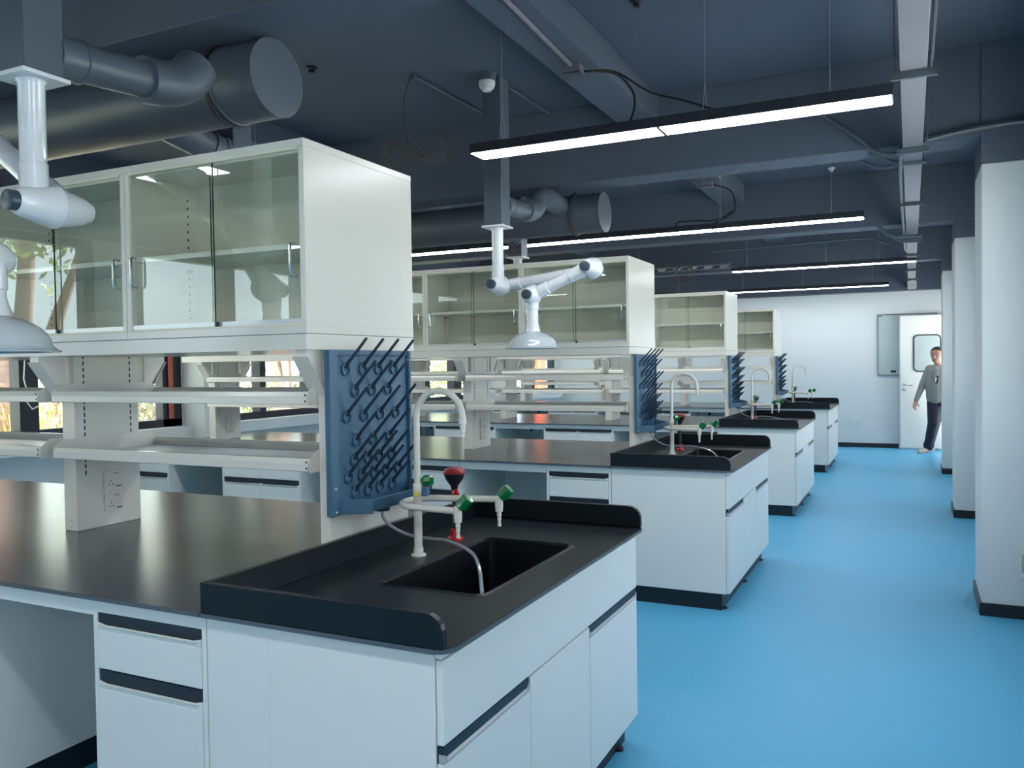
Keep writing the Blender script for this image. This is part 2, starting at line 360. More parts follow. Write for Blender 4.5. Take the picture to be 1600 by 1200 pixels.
def drawer_cabinet(x0, x1, units, what):
    c = empty('drawer_cabinet', ((x0+x1)/2, 0.38, 0), '', '')
    MB().box(x0, x1, 0.038, 0.755, 0.105, 0.836).box(x0, x1, 0.02, 0.04, 0.797, 0.836).box(x0, x0+0.016, 0.02, 0.04, 0.105, 0.80).box(x1-0.016, x1, 0.02, 0.04, 0.105, 0.80).build('cabinet_body', M['white'], c, bevel=0.0015)
    MB().box(x0+0.01, x1-0.01, 0.09, 0.75, 0, 0.105).build('kick_board', M['kick'], c)
    n = units; wdt = (x1-x0-0.034)/n
    for i in range(n):
        a = x0+0.017+i*wdt+0.001; b = a+wdt-0.002
        handle_front(c, a, b, 0.018, 0.634, 0.768, 0.797, 'drawer')
        handle_front(c, a, b, 0.018, 0.108, 0.597, 0.628, 'door')
    return proto(c, what, 'cabinet', 'drawer cabinets under the dark worktops')
drawer_cabinet(-1.205, -0.762, 1, 'narrow white drawer cabinet next to the sink unit of the {} bench row')
drawer_cabinet(-2.655, -1.862, 2, 'double white drawer cabinet under the middle of the {} bench row worktop')
drawer_cabinet(-4.04, -3.245, 2, 'second double white drawer cabinet from the sink along the {} bench row')
drawer_cabinet(-5.0, -4.635, 1, 'white drawer cabinet at the window end of the {} bench row')
def knee_panel(x0, x1, what):
    c = empty('knee_panel', ((x0+x1)/2, 0.77, 0), '', '')
    MB().box(x0, x1, 0.762, 0.792, 0.10, 0.836).build('panel_sheet', M['white'], c)
    MB().box(x0, x1, 0.775, 0.785, 0, 0.10).build('kick_board', M['kick'], c)
    MB().box(x0, x1, 0.022, 0.04, 0.785, 0.836).build('apron', M['white'], c, bevel=0.0015)
    MB().box(x0+0.09, x0+0.125, 0.757, 0.764, 0.70, 0.745).build('cable_outlet', M['black'], c)
    return proto(c, what, 'panel', 'panels closing the knee spaces')
knee_panel(-1.86, -1.207, 'white back panel and apron of the knee space closest to the sink, {} bench row')
knee_panel(-3.243, -2.657, 'white back panel and apron of the middle knee space, {} bench row')
knee_panel(-4.633, -4.042, 'white back panel and apron of the knee space towards the windows, {} bench row')
# sink cabinet
c = empty('sink_cabinet', (-0.39, D/2, 0), '', '')
XE = -0.028
MB().box(-0.758, -0.545, 0.02, D-0.02, 0.105, 0.837).build('side_carcass', M['white'], c, bevel=0.0012)
# carcass is hollow at the top so the basin fits: walls and floor
MB().box(-0.545, XE-0.02, 0.02, 0.04, 0.105, 0.837).box(-0.545, XE-0.02, D-0.04, D-0.02, 0.105, 0.837).box(-0.545, XE-0.02, 0.04, D-0.04, 0.105, 0.55).box(XE-0.04, XE-0.02, 0.04, D-0.04, 0.55, 0.837).build('cabinet_body', M['white'], c, bevel=0.0012)
MB().box(-0.74, XE-0.05, 0.043, D-0.043, 0, 0.105).build('kick_board', M['kick'], c)
for yy in (0.09, 0.76, 1.42):
    MB().lathe([(0.018, 0), (0.018, 0.012), (0.008, 0.014)], (XE-0.045, yy, 0.0), (0, 0, 1), 10).build('levelling_foot', M['black'], c, smooth=True)
def end_front(y0, y1, z0, z1, handle):
    f = MB().box(XE-0.018, XE, y0, y1, z0, z1-(0.022 if handle else 0)); o = f.build('door', M['white'], c, bevel=0.0015)
    if handle:
        MB().box(XE-0.02, XE-0.003, y0+0.002, y1-0.002, z1-0.022, z1+0.017).build('handle_channel', M['slot'], o)
        MB().prism([(XE-0.014, z1-0.022), (XE+0.001, z1-0.022), (XE+0.001, z1-0.016), (XE-0.012, z1+0.006)], 'y', y0+0.015, y1-0.015).prism([(y0, z1-0.022), (y0+0.03, z1-0.022), (y0+0.004, z1), (y0, z1)], 'x', XE-0.014, XE).prism([(y1-0.03, z1-0.022), (y1, z1-0.022), (y1, z1), (y1-0.004, z1)], 'x', XE-0.014, XE).build('handle_lip', M['lip'], o, label='slanted grey lip under the dark channel')
end_front(0.024, 0.507, 0.108, 0.594, True)
end_front(0.511, 0.992, 0.108, 0.610, False)
end_front(0.996, D-0.03, 0.108, 0.594, True)
MB().box(XE-0.018, XE, 0.024, D-0.03, 0.616, 0.815).build('fascia_panel', M['white'], c, bevel=0.0015)
MB().box(XE-0.018, XE-0.010, 0.03, D-0.035, 0.816, 0.821).build('fascia_groove', M['lip'], c)
MB().box(XE-0.018, XE-0.001, 0.022, D-0.03, 0.821, 0.837).build('top_rail', M['white'], c)
proto(c, 'white sink cabinet with slanted dark handles at the aisle end of the {} bench row', 'cabinet', 'sink cabinets at the aisle ends')
# worktop
def slab(outer, hole, z0, z1):
    bm = bmesh.new()
    def loop(pts, z): return [bm.verts.new((x, y, z)) for x, y in pts]
    for z in (z0, z1):
        eds = []
        for pts in ([outer] + ([hole] if hole else [])):
            v = loop(pts, z); eds += [bm.edges.new((v[i], v[(i+1) % len(v)])) for i in range(len(v))]
            pts_v = v
        bmesh.ops.triangle_fill(bm, edges=eds, use_beauty=True)
    bm.verts.ensure_lookup_table()
    n = len(outer); nh = len(hole) if hole else 0; base = n+nh
    for off, cnt in ((0, n), (n, nh)):
        for i in range(cnt):
            a, b2 = bm.verts[off+i], bm.verts[off+(i+1) % cnt]; e, f = bm.verts[base+off+(i+1) % cnt], bm.verts[base+off+i]
            try: bm.faces.new([a, b2, e, f])
            except ValueError: pass
    m = MB(); m.bm.free(); m.bm = bm; return m
c = empty('worktop', (-2.9, D/2, H), '', '')
xs = [-0.761, -2.29, -3.65, -5.05]
o = MB().box(xs[1]+0.0007, xs[0], 0, D/2-0.0007, H-0.013, H).box(xs[1]+0.0007, xs[0], D/2+0.0007, D, H-0.013, H)
for a, b2 in zip(xs[1:], xs[2:]): o.box(b2+0.0007, a-0.0007, 0, D/2-0.0007, H-0.013, H).box(b2+0.0007, a-0.0007, D/2+0.0007, D, H-0.013, H)
o.build('worktop_slab', M['top'], c)
MB().box(xs[3], xs[0]-0.001, 0.004, D-0.004, H-0.0135, H-0.0125).build('slab_underlay', M['black'], c)
MB().box(xs[3]+0.001, xs[0]-0.006, -0.0008, 0.002, H-0.0128, H-0.0012).build('edge_band', M['edge'], c)
proto(c, 'long charcoal laboratory worktop of the {} bench row', 'worktop', 'dark worktops of the bench rows')
# sink top: slab with hole, basin, splash rim
c = empty('laboratory_sink', (-0.38, D/2, H), '', '')
r = 0.05
outer = [(-0.759, 0), (-r, 0)] + arc(-r, r, r, -pi/2, 0, 6)[1:] + arc(-r, D-r, r, 0, pi/2, 6) + [(-0.759, D)]
hole = rrect(-0.485, -0.135, 0.43, 1.135, 0.035, 4)
slab(outer, hole, H-0.013, H).build('top_slab', M['sink'], c)
outer2 = [(x + (0.0009 if x > -0.06 else 0), y + (-0.0009 if y < 0.02 else 0.0009 if y > D-0.02 else 0)) for x, y in outer]
eb = MB()
for a, b2 in zip(outer2, outer2[1:]): eb.quad((*a, H-0.0122), (*b2, H-0.0122), (*b2, H-0.001), (*a, H-0.001))
eb.build('edge_band', M['edge'], c)
rim = MB()
ho = rrect(-0.497, -0.123, 0.418, 1.147, 0.045, 4); hi = rrect(-0.480, -0.140, 0.435, 1.130, 0.033, 4)
n = len(ho)
for i in range(n):
    j = (i+1) % n; p, q = hole[i], hole[j]
    rim.quad((*ho[i], H+0.0003), (*ho[j], H+0.0003), (*q, H+0.004), (*p, H+0.004)); rim.quad((*p, H+0.004), (*q, H+0.004), (*hi[j], H-0.004), (*hi[i], H-0.004))
rim.build('basin_rim', M['sink'], c)
bas = MB(); zb = 0.57
for i in range(n):
    j = (i+1) % n; bas.quad((*hi[i], H-0.004), (*hi[j], H-0.004), (*[v*0.97+k2*0.03 for v, k2 in zip(hi[j], (-0.31, 0.78))], zb), (*[v*0.97+k2*0.03 for v, k2 in zip(hi[i], (-0.31, 0.78))], zb))
bas.prism([tuple(v*0.97+k2*0.03 for v, k2 in zip(p, (-0.31, 0.78))) for p in hi], 'z', zb-0.006, zb)
b3 = bas.build('basin', M['basin'], c)
MB().lathe([(0.04, 0), (0.04, 0.004), (0.02, 0.004)], (-0.31, 0.95, zb), (0, 0, 1), 20).build('drain', M['steel'], b3)
def splash(y0, y1):
    return MB().prism([(-0.759, H), (-0.012, H)] + arc(-0.06, H+0.033, 0.048, 0, pi/2, 6) + [(-0.759, H+0.081)], 'y', y0, y1)
splash(0.0, 0.020).build('splash_rim', M['sink'], c, bevel=0.0015)
splash(D-0.020, D).build('splash_rim', M['sink'], c, bevel=0.0015)
MB().box(-0.759, -0.741, 0.02, D-0.02, H, H+0.081).build('splash_rim', M['sink'], c, bevel=0.0015)
proto(c, 'black sink top with raised rim and deep basin on the {} bench row', 'sink', 'black sink tops')
# faucet
FX, FY = -0.571, 0.79
c = empty('laboratory_faucet', (FX, FY, H), '', '')
MB().lathe([(0.026, 0), (0.026, 0.006), (0.017, 0.010), (0.0165, 0.03), (0.0145, 0.031), (0.0145, 0.21), (0.016, 0.212), (0.016, 0.245), (0.0125, 0.25)], (FX, FY, H), (0, 0, 1), 20).build('column', M['cream'], c, smooth=True)
za = 1.325
MB().tube([(FX, FY, H+0.245), (FX, FY, za)] + [(x, FY, z) for x, z in arc(FX+0.09, za, 0.09, pi, 0, 14)[1:]] + [(FX+0.18, FY, za-0.005)], 0.0115, 14).build('gooseneck', M['cream'], c, smooth=True)
MB().lathe([(0.0135, 0), (0.0135, 0.022), (0.010, 0.024), (0.011, 0.034), (0.008, 0.036), (0.009, 0.048), (0.006, 0.05), (0.007, 0.064)], (FX+0.18, FY, za), (0, 0, -1), 12).build('spout_nozzle', M['cream'], c, smooth=True)
bz = 1.035
cx = FX+0.055
pts = [(cx+0.115, FY-0.115, bz), (cx, FY-0.098, bz)] + [(cx-0.098*sin(t), FY-0.098*cos(t), bz) for t in [pi*i/12 for i in range(1, 12)]] + [(cx, FY+0.098, bz), (cx+0.20, FY+0.112, bz+0.006)]
pts[0] = (cx+0.165, FY-0.112, bz)
MB().tube(pts, 0.0115, 12).tube([(FX, FY, bz), (cx-0.098, FY, bz)], 0.009, 8).build('manifold', M['cream'], c, smooth=True)
for (vx, vy) in ((cx+0.165, FY-0.112), (cx+0.20, FY+0.112)):
    vo = MB().lathe([(0.014, 0), (0.014, 0.03), (0.0125, 0.05), (0.007, 0.052), (0.0085, 0.064), (0.006, 0.066), (0.0075, 0.078), (0.005, 0.08), (0.0065, 0.10)], (vx, vy, bz+0.014), (0, 0, -1), 12).build('outlet_valve', M['cream'], c, smooth=True)
    kd = Vector((0.75, 0.15, 0.8)).normalized(); kp = Vector((vx, vy, bz+0.005))
    prof = [(0.012, 0.008), (0.019, 0.012), (0.0205, 0.016), (0.0205, 0.05), (0.018, 0.054)]
    MB().lathe(prof, kp, kd, 8).build('valve_knob', M['green'], vo, label='green valve knob')
    MB().lathe([(0.013, 0.0), (0.013, 0.0125), (0.016, 0.0127)], kp, kd, 12).build('knob_collar', M['smoke'], vo)
kp = Vector((FX+0.008, FY+0.012, 1.105)); kd = Vector((0.9, 0.4, 0.05)).normalized()
MB().lathe([(0.010, 0.0), (0.019, 0.012), (0.020, 0.03), (0.013, 0.042)], kp, kd, 8).build('valve_knob', M['green'], c, label='green valve knob')
MB().box(FX+0.012, FX+0.036, FY+0.0, FY+0.022, 1.055, 1.085).build('valve_block', M['peg'], c, label='small slate block')
MB().lathe([(0.009, 0), (0.009, 0.003)], (FX+0.006, FY-0.0165, 1.064), (0.2, -1, 0), 12).build('colour_mark', M['yellow'], c, label='round yellow mark')
proto(c, 'cream gooseneck laboratory tap with green knobs on the {} bench row sink', 'faucet', 'gooseneck laboratory taps')
# eyewash
EX, EY = -0.583, 1.065
c = empty('eyewash_bottle', (EX, EY, H), '', '')
MB().lathe([(0.030, 0), (0.030, 0.008), (0.019, 0.014), (0.015, 0.04), (0.012, 0.042)], (EX, EY, H), (0, 0, 1), 16).build('base_sleeve', M['red'], c, smooth=True)
prof = []
for i in range(9): prof += [(0.010, 0.042+i*0.012), (0.0075, 0.048+i*0.012)]
MB().lathe(prof + [(0.014, 0.15), (0.014, 0.178), (0.010, 0.18), (0.014, 0.20), (0.034, 0.228), (0.039, 0.246), (0.036, 0.247)], (EX, EY, H), (0, 0, 1), 18).build('spray_stem', M['black'], c, smooth=True)
MB().lathe([(0.041, 0.247), (0.042, 0.252), (0.034, 0.264), (0.018, 0.270), (0.003, 0.271)], (EX, EY, H), (0, 0, 1), 20).build('spray_cap', M['dred'], c, smooth=True)
MB().lathe([(0.013, 0), (0.013, 0.025)], (EX+0.008, EY-0.006, H+0.178), (0.5, -0.8, -0.3), 10).build('trigger', M['red'], c, smooth=True)
proto(c, 'black eyewash spray with red cap behind the tap of the {} bench row', 'eyewash', 'eyewash sprays')
# drain hose
c = MB()
hp = [(-0.717, 0.79, 0.992), (-0.712, 0.79, 0.97), (-0.686, 0.80, 0.94), (-0.632, 0.83, 0.908), (-0.549, 0.83, 0.903), (-0.46, 0.80, 0.908), (-0.32, 0.70, 0.904), (-0.237, 0.60, 0.887), (-0.175, 0.50, 0.84), (-0.16, 0.475, 0.76), (-0.165, 0.47, 0.64)]
def smooth_path(p, k=5):
    p = [Vector(x) for x in p]; out = []
    for i in range(len(p)-1):
        p0, p1, p2, p3 = p[max(i-1,0)], p[i], p[i+1], p[min(i+2, len(p)-1)]
        for j in range(k):
            t = j/k; out.append(0.5*((2*p1)+(-p0+p2)*t+(2*p0-5*p1+4*p2-p3)*t*t+(-p0+3*p1-3*p2+p3)*t**3))
    return out + [p[-1]]
c.tube(smooth_path(hp), 0.0058, 8)
o = place(c.build('drain_hose', M['hose'], smooth=True), (-0.5, 0.7, H))
proto(o, 'clear grey hose from the blue drying rack into the sink of the {} bench row', 'hose', 'clear hoses at the sinks')
# drying pegboard
XP = -0.772; Y0, Y1, Z0, Z1 = 0.553, 1.035, 1.008, 1.556
c = empty('drying_rack', (XP, (Y0+Y1)/2, Z0), '', '')
mb = MB().box(XP, XP+0.014, Y0, Y1, Z0, Z1)
mb.box(XP+0.013, XP+0.024, Y0, Y0+0.042, Z0, Z1).box(XP+0.013, XP+0.028, Y1-0.014, Y1, Z0, Z1).box(XP+0.013, XP+0.02, Y0, Y1, Z1-0.02, Z1)
mb.build('rack_board', M['peg'], c, bevel=0.004)
MB().prism([(XP+0.013, Z0), (XP+0.10, Z0+0.006), (XP+0.115, Z0+0.05), (XP+0.105, Z0+0.05), (XP+0.092, Z0+0.018), (XP+0.013, Z0+0.018)], 'y', Y0+0.10, Y1).prism([(XP+0.013, Z0), (XP+0.10, Z0+0.006), (XP+0.115, Z0+0.05), (XP+0.013, Z0+0.07)], 'y', Y1-0.012, Y1).prism([(Y0+0.04, Z0), (Y0+0.112, Z0), (Y0+0.112, Z0+0.05), (Y0+0.04, Z0+0.068)], 'x', XP+0.013, XP+0.02).prism([(XP+0.013, Y0+0.045), (XP+0.115, Y0+0.10), (XP+0.10, Y0+0.112), (XP+0.013, Y0+0.06)], 'z', Z0+0.003, Z0+0.05).build('drip_tray', M['peg'], c, bevel=0.002)
MB().lathe([(0.028, 0), (0.026, 0.014)], (XP+0.055, 0.79, Z0+0.002), (0, 0, -1), 14).build('drain_spigot', M['peg2'], c)
rows_ = [(1.496, (.645,.742,.834,.932)), (1.423, (.696,.793,.892)), (1.336, (.647,.745,.841,.94)), (1.252, (.698,.795,.899)), (1.188, (.685,.763,.832,.909)), (1.133, (.651,.727,.799,.871,.95)), (1.078, (.689,.763,.833,.91))]
for zr, yy in rows_:
    for y in yy:
        p = Vector((XP+0.014, y, zr)); dd = Vector((0.70, 0, 0.74)).normalized(); L = 0.135 if zr > 1.2 else 0.12
        pg = MB().tube([p+dd*0.004, p+dd*0.03, p+dd*(L-0.004), p+dd*L], [0.0085, 0.0062, 0.0050, 0.0035], 8).build('peg', M['peg2'], c, smooth=True)
        rg = MB()
        rr = [(0.011, 0.0), (0.017, 0.0), (0.017, 0.006), (0.011, 0.006)]
        rg.lathe([(0.0215, 0.0), (0.021, 0.010), (0.0175, 0.011), (0.0155, 0.003)], p - Vector((0.001, 0, 0.006)), (1, 0, 0), 16).build('peg_collar', M['peg'], pg)
for y, z in ((Y0+0.02, 1.10), (Y0+0.022, 1.022)):
    MB().lathe([(0.004, 0), (0.003, 0.003)], (XP+0.024, y, z), (1, 0, 0), 8).build('screw', M['smoke'], c)
proto(c, 'slate blue pegged drying rack on the end panel of the {} bench row', 'drying rack', 'drying racks on the end panels')
# reagent rack: supports, end panel, shelves, beam
RX0, RX1 = -4.95, -0.775
c = empty('reagent_rack', ((RX0+RX1)/2, 0.79, H), '', '')
MB().box(RX0, RX1, 0.475, 1.104, 1.556, 1.607).build('upper_beam', M['cream'], c, bevel=0.0015)
MB().box(-0.815, RX1, 0.575, 1.048, H, 1.556).build('end_panel', M['cream'], c, bevel=0.003)
def wings(x0, x1):
    for sgn, ya in ((-1, 0.60), (1, 0.98)):
        yb = 0.49 if sgn < 0 else 1.09
        MB().prism([(ya, 1.556), (yb, 1.556), (yb, 1.532), (ya, 1.385)], 'x', x0+0.012, x1-0.012).prism([(yb, 1.528), (yb+0.004*sgn, 1.534), (ya+0.004*sgn*0, 1.378), (ya, 1.372)], 'x', x0, x1).build('bracket', M['cream'], c)
wings(-0.845, -0.78)
sup_x = [-2.12, -3.44, -4.75]
for xs_ in sup_x:
    a, b2 = xs_-0.038, xs_+0.038
    so = MB().box(a, b2, 0.628, 0.935, H, 1.556).build('support', M['cream'], c, bevel=0.003)
    MB().box(b2-0.001, b2+0.001, 0.664, 0.668, 1.06, 1.065).build('slot_strip', M['ink'], so) if False else None
    sl = MB()
    for yy in (0.672, 0.893):
        for i in range(19):
            z = 1.075+i*0.0262
            if yy > 0.8 and z < 1.11: continue
            sl.box(b2, b2+0.0012, yy-0.0028, yy+0.0028, z, z+0.0165)
    sl.build('slot_strip', M['ink'], so)
    wings(a, b2)
    for z in (0.868, 0.893): MB().lathe([(0.006, 0), (0.005, 0.003)], (xs_-0.0, 0.628, z), (0, -1, 0), 8).build('screw_cap', M['smoke'], so)
    for z0_ in (0.912, 1.003):
        pl = MB().box(b2, b2+0.009, 0.752, 0.838, z0_, z0_+0.08).build('power_socket', M['cream'], so, bevel=0.002)
        ho_ = MB()
        for dy, dz in ((0.05, 0.062), (0.062, 0.062), (0.028, 0.034), (0.022, 0.018), (0.038, 0.018)): ho_.box(b2+0.009, b2+0.0096, 0.752+dy-0.0016, 0.752+dy+0.0016, z0_+dz-0.004, z0_+dz+0.004)
        ho_.box(b2+0.009, b2+0.0096, 0.805, 0.832, z0_+0.007, z0_+0.011)
        ho_.build('socket_slot', M['ink'], pl)
ends = [(-0.817, -2.083), (-2.157, -3.403), (-3.477, -4.713)]
for x1_, x0_ in ends:
    for zs in (1.378, 1.158):
        sh = MB().box(x0_+0.004, x1_-0.004, 0.55, 1.02, zs+0.004, zs+0.010).build('shelf_tray', M['alu'], c)
        for sg, yo in ((1, 0.530), (-1, 1.04)):
            MB().prism([(yo, zs), (yo+0.018*sg, zs), (yo+0.026*sg, zs+0.028), (yo+0.020*sg, zs+0.042), (yo+0.006*sg, zs+0.042), (yo, zs+0.026), (yo-0.002*sg, zs+0.024), (yo-0.002*sg, zs+0.002)], 'x', x0_+0.006, x1_-0.006).build('edge_rail', M['cream'], sh)
        for xa in (x0_, x1_-0.004):
            MB().prism([(0.532, zs-0.004), (1.038, zs-0.004), (1.038, zs+0.04), (1.0, zs+0.068), (0.572, zs+0.068), (0.532, zs+0.04)], 'x', xa, xa+0.004).build('end_plate', M['cream'], sh)
        for zz in (zs+0.008, zs+0.028):
            MB().box(x1_-0.016, x1_-0.010, 0.5265, 0.5285, zz, zz+0.006).build('screw', M['ink'], sh)
proto(c, 'cream reagent rack with two tiers of shelves standing on the {} bench row', 'rack', 'reagent racks on the worktops')
# glazed cabinets on the beam
CW = 0.8095
def glass_cabinet(x1):
    x0 = x1-CW; y0, y1 = 0.476, 1.103; z0, z1 = 1.6075, 2.225
    c = empty('glazed_cabinet', ((x0+x1)/2, 0.79, z0), '', '')
    MB().box(x0+0.0005, x1-0.0005, y0, y1, z0+0.001, z0+0.028).build('bottom_panel', M['cream'], c, bevel=0.0012)
    MB().box(x0+0.0005, x1-0.0005, y0, y1, z1-0.024, z1).build('top_panel', M['cream'], c, bevel=0.0012)
    for xa in (x0+0.001, x1-0.022): MB().box(xa, xa+0.021, y0+0.001, y1-0.001, z0+0.028, z1-0.024).build('side_panel', M['cream'], c, bevel=0.0008)
    MB().box(x0+0.022, x1-0.022, 0.79, 0.80, z0+0.028, z1-0.024).build('back_panel', M['cream'], c)
    sh = MB().box(x0+0.024, x1-0.024, 0.505, 0.788, 1.884, 1.902).build('shelf', M['cream'], c, bevel=0.001)
    sl = MB()
    for i in range(17):
        z = z0+0.055+i*0.030
        sl.box(x0+0.022, x0+0.0232, 0.742, 0.748, z, z+0.008)
    sl.build('slot_strip', M['ink'], c)
    MB().box(x0+0.022, x0+0.03, 0.735, 0.757, 1.866, 1.884).build('shelf_clip', M['lip'], c)
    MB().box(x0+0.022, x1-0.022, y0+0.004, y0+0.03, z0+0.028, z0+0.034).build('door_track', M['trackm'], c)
    MB().box(x0+0.022, x1-0.022, y0-0.0005, y0+0.004, z1-0.034, z1-0.024).box(x0+0.022, x1-0.022, y0+0.015, y0+0.018, z1-0.04, z1-0.024).build('door_track', M['trackm'], c)  # upper track pulled forward in cream to stand in for a light's reflection
    xm = (x0+x1)/2
    for k2, (a, b2, yy) in enumerate(((x0+0.023, xm+0.012, y0+0.005), (xm-0.012, x1-0.023, y0+0.018))):
        gp = MB().box(a, b2, yy+0.002, yy+0.0025, z0+0.034, z1-0.026).build('glass_door', M['gls'], c)
        MB().box(a, b2, yy, yy+0.006, z0+0.035, z0+0.05).build('bottom_rail', M['alu'], gp)
        e = b2 if k2 == 0 else a
        MB().box(e-0.001, e+0.001, yy, yy+0.005, z0+0.034, z1-0.026).build('glass_edge', M['gedge'], gp)
        if k2 == 0: MB().box(b2-0.004, b2+0.006, yy, yy+0.012, z0+0.03, z0+0.05).build('stop_clip', M['black'], gp)
        hx = (a+0.03) if k2 == 0 else (b2-0.03)
        MB().tube([(hx, yy, 1.895), (hx, yy-0.02, 1.897), (hx, yy-0.027, 1.89), (hx, yy-0.027, 1.80), (hx, yy-0.02, 1.792), (hx, yy, 1.794)], 0.0045, 8).build('pull_handle', M['chrome'], gp, smooth=True, label='chrome pull handle')
    return c
pos = ['end glazed cabinet over the aisle end of the {} bench row', 'glazed wall unit next to the aisle-end unit, {} bench row', 'middle glazed wall unit above the {} bench row rack', 'fourth glazed wall unit from the aisle, {} bench row', 'glazed wall unit closest to the windows, {} bench row']
for i, t in enumerate(pos):
    cc = glass_cabinet(-0.774-i*CW)
    proto(cc, 'cream ' + t, 'cabinet', 'glazed cabinets above the racks')
# copies for the other rows
for root, pat, rows in protos:
    for k in rows:
        if k == 0: continue
        copy_tree(root, (0, ROWY[k], 0), label=pat.format(ORD[k]))

# ------------------------------------------------------------------ extraction arms with posts
def arm(px, py, sgn, ztop, joint, elbow, wrist, hood, label, group='fume extraction arms', offs=(0.10, -0.03)):
    """post, pole, two links and a dome hood; SGN: direction the pipe runs along Y"""
    c = empty('extraction_arm', (px, py, joint[1]), label, 'extraction arm', group)
    MB().box(px-0.062, px+0.062, py-0.062, py+0.062, ztop, ZC).build('ceiling_post', M['duct'], c, label='dark square post', bevel=0.003)
    MB().box(px-0.075, px+0.075, py-0.075, py+0.075, ztop-0.012, ztop).build('flange', M['arm'], c, bevel=0.001)
    jx, jz = joint
    MB().lathe([(0.043, 0), (0.037, 0.012), (0.037, ztop-0.015-jz-0.12), (0.040, ztop-0.015-jz-0.118), (0.040, ztop-0.015-jz)], (px, py, ztop-0.012), (0, 0, -1), 20).build('pole', M['arm'], c, smooth=True)
    def joint_(x, z, ya, yb, nm='swivel_joint'):
        ln = yb-ya
        j = MB().lathe([(0.032, 0.0), (0.040, 0.008), (0.052, ln*0.25), (0.066, ln*0.5), (0.063, ln*0.505), (0.046, ln*0.85), (0.03, ln)], (x, ya, z), (0, 1, 0), 24).build(nm, M['arm'], c, smooth=True)
        MB().lathe([(0.030, 0.0), (0.030, 0.028), (0.024, 0.031)], (x, ya+0.004, z), (0, -1, 0), 20).build('lock_knob', M['armdark'], j, smooth=True, label='dark blue lock knob')
    y_back, y_front = py+offs[0], py+offs[1]
    joint_(jx, jz, py-0.07, py+0.17)
    joint_(elbow[0], elbow[1], y_front-0.06, y_back+0.05)
    joint_(wrist[0], wrist[1], y_front-0.075, y_front+0.07)
    def link(a, b2, ya, yb):
        A = Vector((a[0], ya, a[1])); B = Vector((b2[0], yb, b2[1])); d_ = (B-A).normalized(); L = (B-A).length
        MB().lathe([(0.041, 0.0), (0.041, 0.13), (0.036, 0.133), (0.036, L-0.12), (0.041, L-0.118), (0.041, L)], A, d_, 18).build('link_tube', M['arm'], c, smooth=True)
    link(joint, elbow, y_back, y_back); link(elbow, wrist, y_front, y_front)
    hx, hz = hood
    MB().lathe([(0.040, 0), (0.040, 0.09), (0.036, 0.093), (0.036, wrist[1]-hz-0.15), (0.044, wrist[1]-hz-0.11), (0.05, wrist[1]-hz-0.095)], (hx, y_front, wrist[1]), (0, 0, -1), 20).build('drop_tube', M['arm'], c, smooth=True)
    R_ = 0.155
    prof = [(0.045, 0.100)] + [(R_*sin(t), 0.098*cos(t)+0.0) for t in [0.32, 0.5, 0.7, 0.9, 1.1, 1.3, 1.5]] + [(R_+0.012, -0.004), (R_+0.022, -0.008), (R_+0.02, -0.012), (R_-0.006, -0.004), (R_*0.7, 0.05), (0.03, 0.08)]
    MB().lathe(prof, (hx, y_front, hz), (0, 0, 1), 36).build('dome_hood', M['hood'], c, smooth=True, label='pale grey dome hood')
    # pipe from post towards the duct
    pz = ztop+0.145
    p0 = py+sgn*0.06; yd = DUCTY
    ro = empty_y = None
    pipe = MB().lathe([(0.068, 0), (0.068, 0.11), (0.060, 0.112), (0.060, 0.34), (0.068, 0.342), (0.074, 0.40), (0.078, 0.46)], (px, p0, pz), (0, sgn, 0.10), 24)
    return c, (px, p0, pz, pipe)
ducts = []
def duct_set(y_row, x_end, near, far, lbl):
    """round duct along X with an end cap, and connecting pipes"""
    global DUCTY
    yc, zc, rr = y_row+0.93, 2.625, 0.148
    c = empty('ventilation_duct', ((x_end+XL)/2, yc, zc-rr), lbl, 'duct', 'round ventilation ducts')
    MB().lathe([(rr, 0.0), (rr, 0.20), (rr+0.004, 0.201), (rr+0.004, 0.215), (rr, 0.216), (rr, x_end-XL-0.01)], (x_end, yc, zc), (-1, 0, 0), 40).build('duct_tube', M['duct'], c, smooth=True)
    MB().lathe([(rr+0.002, 0), (rr+0.002, -0.004), (rr-0.02, -0.006)], (x_end, yc, zc), (-1, 0, 0), 40).build('end_cap', M['duct'], c, smooth=True)
    MB().tube([(x_end-0.23, yc+(rr+0.004)*sin(t), zc+(rr+0.004)*cos(t)) for t in [2*pi*i/30 for i in range(31)]], 0.008, 6).tube([(x_end-0.23, yc, zc+rr), (x_end-0.23, yc, ZC)], 0.004, 6).build('hanger_strap', M['black'], c)
    return c
DUCTY = 0
d1 = duct_set(0, -1.27, None, None, 'dark round duct with flat end cap above the first bench row')
d2 = duct_set(3.38, -1.11, None, None, 'dark round duct with flat end cap above the second bench row')
def branch(duct, px, pa, z, sgn, yb):
    """branch pipe with collars and an elbow, part of the duct"""
    P = [(0.0, 0.0), (0.34, 0.028), (0.40, 0.036), (0.47, 0.052), (0.53, 0.085), (0.58, 0.135)]
    L = abs(yb-pa)
    if L > 0.75: P += [(0.72, 0.17), (L+0.03, 0.15)]
    elif L < 0.6: P = [(0.0, 0.0), (L*0.5, 0.02), (L, 0.05)]
    a_ = Vector((px, pa, z)); b_ = Vector((px, pa+sgn*P[1][0], z+P[1][1])); dr = (b_-a_).normalized(); ll = (b_-a_).length
    MB().lathe([(0.070, 0), (0.070, 0.035), (0.064, 0.036), (0.064, 0.09), (0.069, 0.092), (0.069, 0.10), (0.061, 0.101), (0.061, ll)], a_, dr, 28).build('branch_pipe', M['duct'], duct, smooth=True)
    MB().tube(smooth_path([(px, pa+sgn*u, z+w_) for u, w_ in P[1:]], 5), 0.078, 24).build('pipe_elbow', M['duct'], duct, smooth=True)
